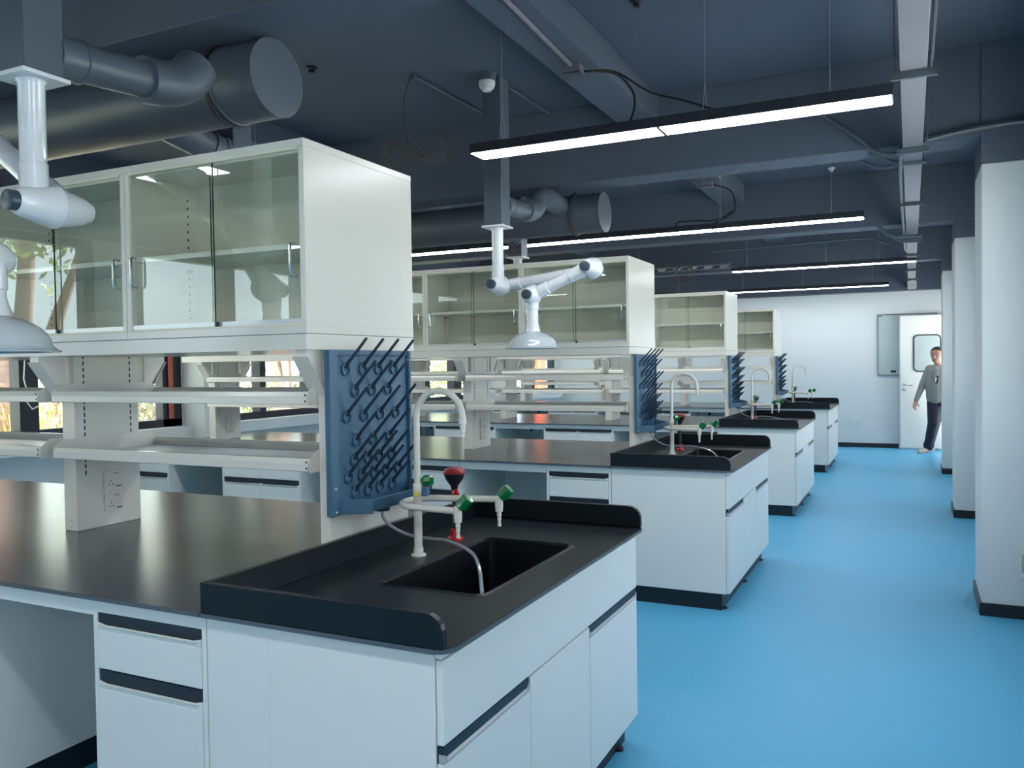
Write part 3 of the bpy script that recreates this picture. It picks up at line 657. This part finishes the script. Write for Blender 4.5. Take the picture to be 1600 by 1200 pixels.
a1, _ = arm(-1.40, 0.01, 1, 2.372, (-1.385, 1.995), (-1.86, 2.33), (-1.475, 1.83), (-1.455, 1.568), 'white jointed extraction arm hanging in front of the first bench row', offs=(0.10, -0.10))
_.__getitem__(3).bm.free(); branch(d1, -1.40, 0.07, 2.458, 1, 0.80)
a2, _ = arm(-1.415, 3.125, 1, 2.375, (-1.425, 2.005), (-0.79, 2.075), (-1.165, 1.925), (-1.165, 1.605), 'white jointed extraction arm with dome hood in front of the second bench row')
_.__getitem__(3).bm.free(); branch(d2, -1.415, 3.19, 2.515, 1, 4.18)
a3, _ = arm(-2.05, 4.73+0.05, -1, 2.405, (-2.05, 2.0), (-2.7, 2.10), (-2.3, 1.93), (-2.3, 1.63), 'white extraction arm half hidden behind the second bench row cabinets')
_.__getitem__(3).bm.free(); branch(d2, -2.05, 4.72, 2.55, -1, 4.45)
a4, _ = arm(-2.05, 1.50, -1, 2.405, (-2.05, 2.0), (-2.7, 2.10), (-2.3, 1.93), (-2.3, 1.63), 'extraction arm on a dark post behind the first bench row cabinets')
_.__getitem__(3).bm.free(); branch(d1, -2.05, 1.44, 2.55, -1, 1.10)

# ------------------------------------------------------------------ suspended LED lights
def led(x0, x1, y, z, segs, label, wires, zt=0.052):
    c = empty('pendant_light', ((x0+x1)/2, y, z), label, 'ceiling light', 'linear pendant lights')
    hw = 0.082
    MB().box(x0, x1, y-hw, y+hw, z+0.004, z+zt).box(x0, x1, y-hw, y-hw+0.004, z, z+0.005).box(x0, x1, y+hw-0.004, y+hw, z, z+0.005).build('housing', M['ledb'], c, bevel=0.002)
    L = (x1-x0)/segs
    for i in range(segs):
        if i: MB().box(x0+i*L-0.007, x0+i*L+0.007, y-hw+0.004, y+hw-0.004, z-0.004, z+0.004).build('divider', M['ledb'], c)
        MB().box(x0+i*L+0.008, x0+(i+1)*L-0.008, y-hw+0.005, y+hw-0.005, z-0.001, z+0.004).build('diffuser', M['led'], c, label='glowing white diffuser')
    for wx in wires:
        MB().tube([(wx, y-0.05, z+zt), (wx, y, z+0.22), (wx, y, ZC if not hasattr(c, 'q') else ZC)], 0.0016, 5).tube([(wx, y+0.05, z+zt), (wx, y, z+0.22)], 0.0016, 5).build('hanging_wire', M['wire'], c)
    return c
led(-1.215, 0.885, 2.475, 2.65, 2, 'large pendant light hanging over the aisle past the first bench row', (-1.05, 0.05, 0.62))
led(-4.25, 0.612, 5.77, 2.648, 4, 'long pendant light over the aisle past the second bench row', (-3.0, -1.9, -0.55, 0.36))
led(-1.14, 1.012, 9.40, 2.65, 2, 'pendant light over the aisle past the third bench row', (-0.95, 0.0, 0.6))
led(-1.84, 0.64, 12.75, 2.65, 2, 'last pendant light, close to the far wall', (-1.6, -0.65, 0.4))
led(-5.0, -2.62, 2.475, 2.65, 2, 'added fill light hidden behind the first bench row cabinets', (-4.8, -2.8))  # this and the next two fixtures are added out of sight, for lighting
led(-4.6, -2.2, 9.40, 2.65, 2, 'added fill light towards the windows past the third bench row', (-4.4, -2.4))
led(-4.9, -2.5, 12.75, 2.65, 2, 'added fill light towards the windows along the far wall', (-4.7, -2.7))
led(-3.24, -2.66, -1.04, 2.65, 1, 'short pendant light behind the viewer, mirrored in the cabinet glass', (-3.1, -2.8))
led(-0.9, 1.3, -1.04, 2.65, 2, 'added fill light over the aisle just behind the viewer', (-0.7, 1.1))  # this fixture and those below are added behind the camera for more light
led(-4.9, -2.5, -3.7, 2.65, 2, 'added fill light in the back corner behind the viewer', (-4.7, -2.7))
led(-0.9, 1.2, -3.6, 2.65, 1, 'added fill light far behind the viewer over the aisle', (0.0, 1.1))

# ------------------------------------------------------------------ cable tray and conduits
TX0, TX1, TZ = 0.912, 1.014, 2.69
c = empty('cable_tray', ((TX0+TX1)/2, 6.0, TZ), 'pale grey cable tray running along the ceiling over the aisle', 'cable tray')
MB().box(TX0, TX1, -5.0, 12.75, TZ, TZ+0.05).prism([(12.75, TZ), (12.75, TZ+0.05), (13.1, TZ+0.0), (13.35, TZ-0.03), (13.64, TZ-0.045), (13.64, TZ-0.075), (13.1, TZ-0.05)], 'x', TX0-0.01, TX1+0.02).build('tray_channel', M['tray'], c, bevel=0.003)
for yy in (-0.9, 2.22, 3.62, 5.42, 7.45, 8.9, 10.7, 12.2):
    MB().box(TX0-0.032, TX1+0.036, yy, yy+0.03, TZ-0.026, TZ-0.002).box(TX0-0.034, TX1+0.038, yy+0.004, yy+0.026, TZ-0.03, TZ-0.022).tube([(TX0-0.02, yy+0.015, TZ-0.01), (TX0-0.02, yy+0.015, ZC)], 0.004, 6).tube([(TX1+0.024, yy+0.015, TZ-0.01), (TX1+0.024, yy+0.015, ZC)], 0.004, 6).build('strut_hanger', M['steel'], c, label='steel strut with threaded rods')
MB().tube([(TX1+0.018, -4, TZ+0.03), (TX1+0.018, 2.3, TZ+0.03)], 0.006, 6).build('side_wire', M['steel'], c)
t = MB().tube(smooth_path([(0.905, 3.70, TZ-0.012), (0.89, 4.6, TZ), (0.895, 7.4, TZ-0.004), (0.90, 8.6, TZ+0.01), (0.93, 9.2, TZ+0.05)], 6), 0.011, 8).build('conduit', M['steel'], smooth=True)
tag(place(t, (0.9, 6, TZ)), 'steel conduit running beside the cable tray', 'conduit')
for i, (y0, name) in enumerate(((3.62, 'first'), (6.93, 'second'))):
    dz = -0.06 if i else 0.0
    sets = [([(0.36, 3.87, 3.07), (0.44, 3.87, 3.035), (0.52, 3.87, 2.957), (0.663, 3.87, 2.842), (0.75, 3.87, 2.755), (0.80, 3.87, 2.725), (0.86, 3.87, 2.717), (1.05, 3.87, 2.715)], 0.017),
            ([(0.56, 4.2, 2.86), (0.645, 4.2, 2.792), (0.72, 4.2, 2.738), (0.795, 4.2, 2.713), (0.906, 4.2, 2.729), (1.02, 4.2, 2.735)], 0.012), ([(0.72, 4.0, 2.765), (0.783, 4.0, 2.748), (0.836, 4.0, 2.707), (0.914, 4.0, 2.685), (1.04, 4.0, 2.68)], 0.013)]
    for j, (P, rr_) in enumerate(sets):
        if j == 1 and i == 1: continue
        P = [(x, y+(3.28 if i else 0), z_+dz) for x, y, z_ in P]
        t = MB().tube(smooth_path(P, 5), rr_, 8).build('conduit', M['duct'], smooth=True)
        tag(place(t, (0.75, y0, 2.75)), ('thick dark conduit bending down to', 'thin dark conduit looping beneath', 'short dark conduit bending under')[j] + ' the cable tray by the %s pillar' % name, 'conduit', 'conduits bending to the tray')
    t = MB().tube(smooth_path([(1.03, y0+0.24, 2.775), (1.20, y0+0.24, 2.80), (1.34, y0+0.235, 2.81), (1.50, y0+0.23, 2.815), (1.62, y0+0.23, 2.80), (1.735, y0+0.23, 2.78)], 5), 0.018, 8).build('conduit', M['steel'], smooth=True)
    tag(place(t, (1.3, y0+0.2, 2.75)), 'pale conduit along the beam from the tray to the %s pillar' % name, 'conduit', 'conduits to the pillars')
t = MB().tube([(-1.815, 2.79, 3.285), (-1.79, 3.88, 3.285)], 0.012, 6).build('conduit', M['duct'], smooth=True)
tag(place(t, (-1.8, 3.3, 3.285)), 'dark conduit on the ceiling above the hanging cable coil', 'conduit')
t = MB().tube([(-1.385, 3.06, 3.285), (-1.375, 3.90, 3.285)], 0.010, 6).build('conduit', M['duct'], smooth=True)
tag(place(t, (-1.38, 3.4, 3.285)), 'thin conduit on the ceiling leading from the smoke detector', 'conduit')
t = MB().tube([(-0.62, 0.93, 3.108), (-0.70, 2.60, 3.108)], 0.012, 8).build('conduit', M['tray'], smooth=True)
tag(place(t, (-0.7, 2, 3.1)), 'pale conduit clipped under the long ceiling beam', 'conduit')
for i, (x, y) in enumerate(((-0.70, 2.66), (-0.70, 5.95))):
    j = empty('junction_box', (x, y, 3.09), ('grey junction box under the long beam before the first crossbeam', 'grey junction box under the long beam between the first and second crossbeams')[i], 'junction box', 'junction boxes')
    MB().box(x-0.045, x+0.045, y-0.04, y+0.04, 3.075, 3.12).build('box_body', M['tray'], j, bevel=0.003)
    MB().box(x-0.048, x+0.048, y-0.043, y+0.043, 3.069, 3.076).build('box_lid', M['steel'], j)
for i, (a, b2, l) in enumerate((((-0.65, 2.68, 3.09), (-0.33, 2.47, 2.715), 'short drooping black cable feeding the large pendant light'), ((-0.65, 2.69, 3.09), (0.10, 2.47, 2.715), 'long black cable running to the large pendant light'),
                                ((-0.65, 5.97, 3.09), (-0.60, 5.78, 2.712), 'black cable feeding the long pendant light from the junction box'), ((-0.62, 5.96, 2.9), (-0.95, 5.78, 2.712), 'thin black cable curling to the long pendant light'))):
    A, B = Vector(a), Vector(b2); mid = (A+B)/2
    if i == 0: P = [A, (-0.45, 2.60, 3.02), (-0.34, 2.54, 2.90), (-0.31, 2.49, 2.80), B]
    elif i == 1: P = [A, (-0.45, 2.60, 3.03), (-0.25, 2.55, 2.88), (-0.05, 2.5, 2.79), B]
    elif i == 2: P = [A, (-0.50, 5.95, 3.02), (-0.45, 5.9, 2.9), (-0.46, 5.85, 2.80), B]
    else: P = [(-0.46, 5.86, 2.82), (-0.6, 5.85, 2.75), (-0.78, 5.8, 2.75), (-0.93, 5.79, 2.75), B]
    tag(place(MB().tube(smooth_path(P), 0.006, 6).build('cable', M['cable'], smooth=True), mid), l, 'cable', 'cables of the pendant lights')
def coil(x, y, z, zt, m, label, r=0.09, horiz=True):
    mb = MB()
    for k2 in range(5):
        pts = []
        for i in range(41):
            t = 2*pi*i/40
            if horiz: pts.append((x+(0.19+0.012*k2)*sin(t), y+0.05*sin(2*t)*(1 if k2 % 2 else -1)+0.01*k2, z+(0.055+0.006*k2)*sin(2*t)*0.9+0.012*cos(3*t+k2)))
            else: pts.append((x+(r+0.006*k2)*cos(t)+0.01*k2, y+0.03*sin(t*2+k2), z+(r+0.006*k2)*sin(t)-0.012*k2))
        mb.tube(pts, 0.0045, 5)
    mb.tube(smooth_path([(x-0.03, y, z+0.04), (x-0.05, y, z+0.2), (x-0.05, y, (z+zt)/2+0.1), (x+0.0, y, zt)], 4), 0.006, 5)
    tag(place(mb.build('cable_coil', m, smooth=True), (x, y, z)), label, 'cable', 'coiled cables hanging from the ceiling')
coil(-1.86, 2.84, 2.835, ZC, M['coil'], 'grey looped cable bundle hanging above the first bench row')
coil(-1.70, 9.0, 2.66, ZC, M['coil'], 'round cable coil hanging behind the second bench row cabinet', 0.10, False)
coil(-3.42, 6.4, 2.42, ZC, M['coil'], 'cable coil peeking over the second bench row cabinets beside the extraction arm', 0.10, False)
s = empty('smoke_detector', (-1.41, 3.0, 3.2), 'white smoke detector on the ceiling above the dark post', 'smoke detector')
MB().lathe([(0.055, 0), (0.055, 0.05)], (-1.41, 3.0, ZC), (0, 0, -1), 20).build('mount_box', M['duct'], s)
MB().lathe([(0.050, 0.05), (0.052, 0.065), (0.045, 0.09), (0.030, 0.10), (0.028, 0.108)], (-1.41, 3.0, ZC), (0, 0, -1), 20).build('sensor_head', M['smoke'], s, smooth=True)
MB().lathe([(0.0465, 0.083), (0.043, 0.094)], (-1.41, 3.0, ZC), (0, 0, -1), 12).build('vent_ring', M['lip'], s)
for x, y, l, m in ((-2.29, 2.41, 'dark round ceiling plug above the first bench row cabinets', 'black'), (-0.995, 2.417, 'dark round ceiling plug beside the long beam', 'black'), (-0.273, 2.42, 'dark round ceiling plug over the aisle side of the long beam', 'black'), (0.282, 6.77, 'white round ceiling plug beyond the first crossbeam', 'smoke')):
    tag(place(MB().lathe([(0.032, 0), (0.034, 0.008), (0.018, 0.02), (0.018, 0.035)], (x, y, ZC), (0, 0, -1), 16).build('ceiling_plug', M[m], smooth=True), (x, y, ZC)), l, 'ceiling plug', 'ceiling plugs')
# slatted grille deep between the last crossbeams
g = empty('ceiling_grille', (-1.75, 9.95, 2.83), 'pale grey slatted frame hanging under the ceiling behind the second row cabinet', 'grille')
mb = MB().box(-2.3, -1.25, 9.80, 9.83, 2.80, 2.82).box(-2.3, -1.25, 10.25, 10.28, 2.80, 2.82)
for i in range(5): mb.prism([(-2.25+i*0.22, 9.83), (-2.12+i*0.22, 9.83), (-2.28+i*0.22, 10.25), (-2.36+i*0.22, 10.25)], 'z', 2.805, 2.815)
mb.build('grille_frame', M['tray'], g)
for xr in (-2.2, -1.4): MB().tube([(xr, 10.0, 2.82), (xr, 10.0, ZC)], 0.005, 6).build('grille_rod', M['steel'], g)
t = MB().tube(smooth_path([(-0.95, 7.04, 2.93), (-0.9, 7.06, 2.935), (0.25, 7.06, 2.98), (0.45, 7.0, 2.96), (0.75, 6.9, 2.85)], 5), 0.012, 6)
tag(place(MB().tube(smooth_path([(-1.30, 8.9, 2.87), (-0.6, 8.9, 2.885), (0.42, 8.9, 2.90), (0.60, 8.9, 2.87), (0.80, 8.9, 2.78), (0.86, 8.9, 2.72)], 6), 0.012, 6).build('conduit', M['duct'], smooth=True), (0, 8.9, 2.9)), 'dark conduit hanging across the room past the second crossbeam', 'conduit')
t.bm.free()

# ------------------------------------------------------------------ the person walking in
def capsule(mb, a, b, ra, rb, n=14, sx=1.0, sy=1.0):
    a, b = Vector(a), Vector(b); d = (b-a); L = d.length; d.normalize()
    prof = [(max(ra*sin(t), 0.001), -ra*cos(t)) for t in [pi/2*i/4 for i in range(5)]] + [(max(rb*cos(t), 0.001), L+rb*sin(t)) for t in [pi/2*i/4 for i in range(5)]]
    mb.lathe(prof, a, d, n)
def remesh(o, vox, sm=4):
    r = o.modifiers.new('one surface', 'REMESH'); r.mode = 'VOXEL'; r.voxel_size = vox; r.use_smooth_shade = True
    s_ = o.modifiers.new('soften', 'SMOOTH'); s_.factor = 0.5; s_.iterations = sm
PX, PY = 1.355, 13.05
p = empty('person', (1.3, 13.02, 0), 'person in a grey long-sleeved top and dark trousers walking in beside the open door', 'person')
B = MB()
hc = Vector((1.322, 12.98, 1.535))
face = Vector((-0.38, -0.92, -0.05)).normalized()
sd = Vector((-face.y, face.x, 0)).normalized()     # towards the person's left as seen; x grows
rotf = Matrix((( -sd.x, -face.x, 0), (-sd.y, -face.y, 0), (0, 0, 1)))
rotf = Matrix.Rotation(math.atan2(-face.x, face.y)+0.0, 3, 'Z')
HS = 1.14
def hp_(u, f, z): return hc + sd*u*HS + Vector((face.x, face.y, 0))*f*HS + Vector((0, 0, z*HS))
B.ball(hc+Vector((0, 0, 0.025)), 0.089, 0.106, 0.100, rot=rotf)
B.ball(hp_(0, 0.022, -0.035), 0.072, 0.080, 0.088, rot=rotf)
B.ball(hp_(0, 0.055, -0.088), 0.030, 0.028, 0.026, rot=rotf)
B.ball(hp_(0, 0.100, -0.028), 0.013, 0.018, 0.018, rot=rotf)
B.tube([hp_(0, 0.088, 0.01), hp_(0, 0.104, -0.025)], 0.009, 8)
for sg in (-1, 1):
    B.ball(hp_(0.077*sg, -0.005, -0.012), 0.012, 0.020, 0.030, rot=rotf)
    B.ball(hp_(0.036*sg, 0.068, -0.03), 0.022, 0.020, 0.020, rot=rotf)
B.tube([hp_(-0.035, 0.082, 0.022), hp_(0.035, 0.082, 0.022)], 0.012, 8)
capsule(B, (1.345, 13.01, 1.35), hc+Vector((0, 0.01, -0.05)), 0.055, 0.052)
# torso, arms and legs under the clothes
capsule(B, (1.36, 13.04, 0.90), (1.35, 13.03, 1.28), 0.13, 0.12); capsule(B, (1.23, 13.05, 1.32), (1.48, 13.0, 1.32), 0.045, 0.045)
armL = [(1.215, 13.05, 1.325), (1.11, 13.03, 1.06), (1.02, 12.95, 0.825)]
armR = [(1.495, 13.0, 1.325), (1.56, 13.05, 1.05), (1.53, 12.92, 0.83)]
for A3 in (armL, armR):
    capsule(B, A3[0], A3[1], 0.048, 0.038); capsule(B, A3[1], A3[2], 0.036, 0.026)
legL = [(1.29, 13.04, 0.88), (1.275, 12.93, 0.49), (1.20, 13.02, 0.12)]
legR = [(1.42, 13.04, 0.88), (1.47, 13.10, 0.50), (1.52, 13.26, 0.17)]
for A3 in (legL, legR):
    capsule(B, A3[0], A3[1], 0.075, 0.055); capsule(B, A3[1], A3[2], 0.052, 0.036)
def hand(w, d, palm_n, s=1.0):
    w = Vector(w); d = Vector(d).normalized(); pn = Vector(palm_n).normalized(); sdv = d.cross(pn).normalized()
    for k2 in range(4):
        u = (k2-1.5)*0.019; capsule(B, w+sdv*u*0.6, w+d*0.085+sdv*u, 0.014, 0.012, 8)
        ln = (0.062, 0.075, 0.070, 0.055)[k2]
        q = w+d*0.088+sdv*u; q2 = q+(d*0.9+pn*0.35).normalized()*ln*0.5; q3 = q2+(d*0.55+pn*0.8).normalized()*ln*0.5
        capsule(B, q, q2, 0.0092, 0.0085, 8); capsule(B, q2, q3, 0.0085, 0.007, 8)
    t0 = w+d*0.025+sdv*(-0.028); t1 = t0+(d*0.6-sdv*0.7+pn*0.3).normalized()*0.042; t2 = t1+(d*0.9+pn*0.35).normalized()*0.032
    capsule(B, w+d*0.01, t0, 0.014, 0.013, 8); capsule(B, t0, t1, 0.0115, 0.010, 8); capsule(B, t1, t2, 0.010, 0.0075, 8)
hand(armL[2], (-0.25, -0.15, -1), (0.6, -0.6, -0.1)); hand(armR[2], (-0.1, -0.3, -1), (-0.8, 0.1, 0))
body = B.build('body', M['skin'], p); remesh(body, 0.0055, 3)
# hair, brows, eyes, mouth
Hh = MB(); Hh.ball(hc+Vector((0, 0, 0.038))-Vector((face.x, face.y, 0))*0.014, 0.096, 0.115, 0.100, n=24, m=16, rot=rotf)
bm_ = Hh.bm
kill = [v for v in bm_.verts if (v.co-hc).dot(Vector((face.x, face.y, 0))) > 0.03 + max(0, (v.co.z-hc.z-0.06))*2.2 and v.co.z < hc.z+0.115 or v.co.z < hc.z-0.03]
bmesh.ops.delete(bm_, geom=kill, context='VERTS')
ho = Hh.build('hair', M['hair'], p, smooth=True); so_ = ho.modifiers.new('thick', 'SOLIDIFY'); so_.thickness = 0.012; so_.offset = 0
for sg in (-1, 1):
    MB().ball(hp_(0.032*sg, 0.082, -0.001), 0.011, 0.006, 0.005, 10, 6, rotf).build('eye', M['eye'], p, smooth=True)
    MB().tube([hp_(0.016*sg, 0.094, 0.022), hp_(0.032*sg, 0.092, 0.028), hp_(0.05*sg, 0.080, 0.023)], 0.0042, 6).build('eyebrow', M['hair'], p)
MB().tube([hp_(-0.022, 0.083, -0.066), hp_(0, 0.090, -0.064), hp_(0.022, 0.083, -0.066)], [0.003, 0.006, 0.003], 6).build('mouth', M['lipc'], p, smooth=True)
T = MB()
for dx in (-0.03, 0.05): capsule(T, (1.355+dx, 13.04, 0.88), (1.35+dx, 13.03, 1.08), 0.162, 0.166, 20); capsule(T, (1.35+dx, 13.03, 1.08), (1.345+dx, 13.02, 1.25), 0.166, 0.145, 20)
capsule(T, (1.235, 13.05, 1.325), (1.475, 13.0, 1.325), 0.068, 0.068); capsule(T, (1.345, 13.02, 1.30), (1.342, 13.015, 1.385), 0.10, 0.062)
for A3 in (armL, armR): capsule(T, A3[0], A3[1], 0.066, 0.056); capsule(T, A3[1], Vector(A3[2])+(Vector(A3[2])-Vector(A3[1])).normalized()*(-0.01), 0.054, 0.037)
bmesh.ops.bisect_plane(T.bm, geom=[*T.bm.verts, *T.bm.edges, *T.bm.faces], plane_co=(0, 0, 0.855), plane_no=(0, 0, -1), clear_outer=False)
sh = T.build('shirt', M['shirt'], p, label='grey long-sleeved top'); remesh(sh, 0.010, 5)
J = MB()
capsule(J, (1.30, 13.04, 0.80), (1.42, 13.04, 0.80), 0.115, 0.115); capsule(J, (1.36, 13.04, 0.80), (1.36, 13.04, 0.90), 0.14, 0.145)
for A3 in (legL, legR):
    capsule(J, (A3[0][0], A3[0][1], 0.80), A3[1], 0.120, 0.095); capsule(J, A3[1], A3[2], 0.093, 0.072)
    d_ = (Vector(A3[2])-Vector(A3[1])).normalized(); capsule(J, Vector(A3[2])-d_*0.02, Vector(A3[2])+d_*0.01, 0.082, 0.080)
jn = J.build('trousers', M['jeans'], p, label='dark navy trousers with rolled cuffs'); remesh(jn, 0.010, 4)
for A3, td in ((legL, Vector((-0.75, -0.55, -0.18))), (legR, Vector((-0.5, -0.3, -0.75)))):
    Z = MB(); a_ = Vector(A3[2])+Vector((0.0, 0.01, -0.065 if A3 is legL else -0.07)); td.normalize()
    capsule(Z, a_+Vector((0.04, 0.025, 0.012)), a_+td*0.165, 0.044, 0.036); capsule(Z, a_+Vector((0, 0, 0.05)), a_+td*0.05, 0.044, 0.045)
    zo = Z.build('shoe', M['shoe'], p, label='beige trainer'); remesh(zo, 0.008, 3)
pr = MB(); fc = Vector((-0.25, -0.95, 0)).normalized(); rt = Vector((0.95, -0.25, 0)).normalized()
def chest(u, z, out=0.186): return Vector((1.352, 13.025, z)) + rt*u + fc*out
pr.quad(chest(0.0, 1.18), chest(0.03, 1.18), chest(0.02, 1.10), chest(-0.01, 1.10)).quad(chest(0.005, 1.225), chest(0.035, 1.215), chest(0.03, 1.185), chest(0.005, 1.185)).quad(chest(-0.035, 1.19), chest(-0.02, 1.20), chest(-0.018, 1.15), chest(-0.035, 1.15))
o = pr.build('chest_print', M['ink'], sh); o.modifiers.new('t', 'SOLIDIFY').thickness = 0.004
pr = MB().quad(chest(-0.02, 1.20, .184), chest(0.01, 1.20, .184), chest(0.0, 1.13, .184), chest(-0.025, 1.13, .184))
o = pr.build('chest_print', M['smoke'], sh); o.modifiers.new('t', 'SOLIDIFY').thickness = 0.004

# ------------------------------------------------------------------ outside the windows
g = struct(MB().box(-60, XL-0.22, -40, 70, -0.45, -0.25).build('ground', M['grass']))
g2 = struct(MB().box(XR+0.22, 60, -40, 70, -0.45, -0.05).build('ground_paved', M['paving']))
def leaves(c, r, n, size, seed, shell=0.5):
    rnd = random.Random(seed); mb = MB(); c = Vector(c)
    blobs = [(Vector((rnd.uniform(-1, 1)*r[0]*0.6, rnd.uniform(-1, 1)*r[1]*0.6, rnd.uniform(-0.8, 0.8)*r[2]*0.6)), rnd.uniform(0.35, 0.6)) for _ in range(9)]
    for _ in range(n):
        bc, br = rnd.choice(blobs)
        v = Vector((rnd.gauss(0, 1), rnd.gauss(0, 1), rnd.gauss(0, 1))).normalized()
        q = c + bc + Vector((v.x*r[0], v.y*r[1], v.z*r[2]))*br*rnd.uniform(shell, 1)
        u = Vector((rnd.gauss(0, 1), rnd.gauss(0, 1), rnd.gauss(0, 1))).normalized(); w_ = u.cross(v).normalized() if u.cross(v).length > 0.01 else Vector((1, 0, 0))
        s_ = size*rnd.uniform(0.6, 1.3)
        mb.quad(q-u*s_*0.5, q+w_*s_*0.28, q+u*s_*0.5, q-w_*s_*0.28)
    return mb
def tree(x, y, h, r, leaf, seed, label, trunk_r=0.13, lean=0.0, fork=True, n=2600, base=-0.25, size=0.16):
    t = empty('tree', (x, y, base), label, 'tree', 'trees outside the windows')
    rnd = random.Random(seed); mb = MB()
    P = [(x, y, base), (x+lean*0.3, y+0.05, h*0.35), (x+lean*0.7, y-0.05, h*0.7), (x+lean, y, h)]
    mb.tube(smooth_path(P, 4), [trunk_r*(1.1-0.6*i/12) for i in range(13)], 10)
    if fork:
        mb.tube(smooth_path([(x+lean*0.2, y, h*0.25), (x, y-0.4, h*0.5), (x+0.1, y-0.9, h*0.85)], 4), [trunk_r*(0.8-0.5*i/8) for i in range(9)], 8)
        mb.tube(smooth_path([(x+lean*0.3, y, h*0.4), (x, y+0.5, h*0.7), (x+0.1, y+0.8, h*0.95)], 4), [trunk_r*(0.6-0.4*i/8) for i in range(9)], 8)
    mb.build('trunk', M['bark'], t, smooth=True)
    leaves((x+lean, y, h*0.95), r, n, size, seed).build('foliage', leaf, t)
def bush(x, y, r, leaf, seed, label, n=1500, size=0.11):
    o = leaves((x, y, -0.25+r[2]*0.75), r, n, size, seed, 0.3).build('shrub', leaf)
    tag(place(o, (x, y, -0.25)), label, 'shrub', 'shrubs outside the windows')
# palm trunk at the first window
t = empty('palm_tree', (-7.6, 3.80, -0.25), 'ringed pinkish palm trunk close outside the window', 'tree')
prof = []
for i in range(60): prof += [(0.19, i*0.07), (0.175, i*0.07+0.05)]
MB().lathe(prof, (-7.6, 3.80, -0.25), (0, 0, 1), 20).build('trunk', M['palm'], t)
fr = MB(); rnd = random.Random(3)
for k2 in range(16):
    a = 2*pi*k2/16; top = Vector((-7.6, 3.8, 3.9)); dv = Vector((cos(a), sin(a), 0))
    for i in range(26):
        q = top + dv*(0.08*i) + Vector((0, 0, 0.5*sin(i/26*pi*0.9)-0.018*i))
        sv = Vector((-dv.y, dv.x, -0.3))
        for sg in (-1, 1): fr.quad(q, q+dv*0.05, q+sv*sg*0.45+dv*0.2+Vector((0, 0, -0.15)), q+sv*sg*0.44+dv*0.16+Vector((0, 0, -0.15)))
fr.build('fronds', M['leaf1'], t)
tree(-8.6, 9.3, 4.2, (1.9, 2.0, 1.9), M['leaf1'], 11, 'forked pinkish tree trunk seen through the second window', 0.16, n=3600)
tree(-10.5, 7.5, 4.0, (2.0, 2.2, 2.0), M['leaf1'], 12, 'green tree a little way beyond the forked trunk')
tree(-11.0, 13.5, 4.5, (2.2, 2.8, 2.4), M['leaf1'], 13, 'bright green tree outside the third window', n=3600)
tree(-9.8, 4.5, 4.4, (2.0, 2.0, 2.0), M['leaf2'], 14, 'pale leafed tree behind the palm trunk')
tree(-8.2, -0.5, 4.0, (1.8, 2.4, 1.9), M['leaf1'], 15, 'green tree outside the window beside the first bench row')
tree(-8.8, -4.0, 4.2, (2.0, 2.2, 2.0), M['leaf1'], 16, 'green tree outside the back corner window')
tree(-13.0, 19.0, 5.0, (2.8, 3.0, 2.6), M['leaf1'], 17, 'green tree outside towards the far end')
for k2, (x, y, r_, lf, l) in enumerate((
    (-7.7, 5.0, (0.7, 0.8, 1.0), 'leaf3', 'pink and yellow shrub close outside the first window'), (-8.6, 6.2, (1.0, 1.3, 1.2), 'leaf2', 'pale shrub beside the pink one outside the first window'),
    (-9.2, 7.8, (1.0, 1.4, 1.3), 'leaf1', 'green shrub outside the second window before the forked tree'), (-10.0, 10.5, (1.2, 1.6, 1.5), 'leaf2', 'pale shrub outside the second window behind the forked tree'),
    (-8.2, 11.5, (0.9, 1.4, 1.2), 'leaf1', 'green shrub outside between the second and third windows'), (-10.5, 15.0, (1.2, 1.8, 1.6), 'leaf1', 'green shrub outside the third window'),
    (-11.2, 5.8, (1.4, 1.8, 1.9), 'leaf3', 'tall pinkish shrub further out behind the palm'), (-12.5, 9.0, (1.6, 2.6, 2.2), 'leaf2', 'wide pale shrub at the back of the garden'),
    (-13.0, 13.0, (1.8, 3.0, 2.4), 'leaf1', 'wide green shrub at the back of the garden'), (-10.5, 2.5, (1.5, 2.0, 1.9), 'leaf2', 'pale shrub outside beside the first bench row'),
    (-8.9, 15.2, (0.9, 1.5, 2.1), 'leaf1', 'tall green shrub filling the third window'),
    (-10.0, -2.0, (1.5, 2.4, 1.8), 'leaf1', 'green shrub outside behind the viewer'))):
    bush(x, y, r_, M[lf], 40+k2, l, 2200)
gt = MB(); rnd = random.Random(5)
for i in range(500):
    a = rnd.uniform(0, 2*pi); q = Vector((-7.2+rnd.gauss(0, 0.16), 4.02+rnd.gauss(0, 0.16), -0.25)); tp = q+Vector((cos(a)*rnd.uniform(0, 0.35), sin(a)*rnd.uniform(0, 0.35), rnd.uniform(0.9, 1.45)))
    gt.quad(q, q+Vector((0.008, 0.008, 0)), tp, tp-Vector((0.004, 0.004, 0)))
tag(place(gt.build('grass_tuft', M['straw']), (-7.2, 4.02, -0.25)), 'tall dry yellow grass tuft right outside the first window', 'grass')['kind'] = 'stuff'
ow = empty('orange_wall', (-7.0, 16.7, -0.25), 'bright orange wall seen through the last window', 'wall')
MB().box(-7.05, -6.95, 16.0, 17.35, -0.25, 3.6).build('wall_sheet', M['orange'], ow)
MB().box(-6.95, -6.90, 16.25, 16.33, -0.25, 3.6).build('wall_batten', M['orange'], ow)
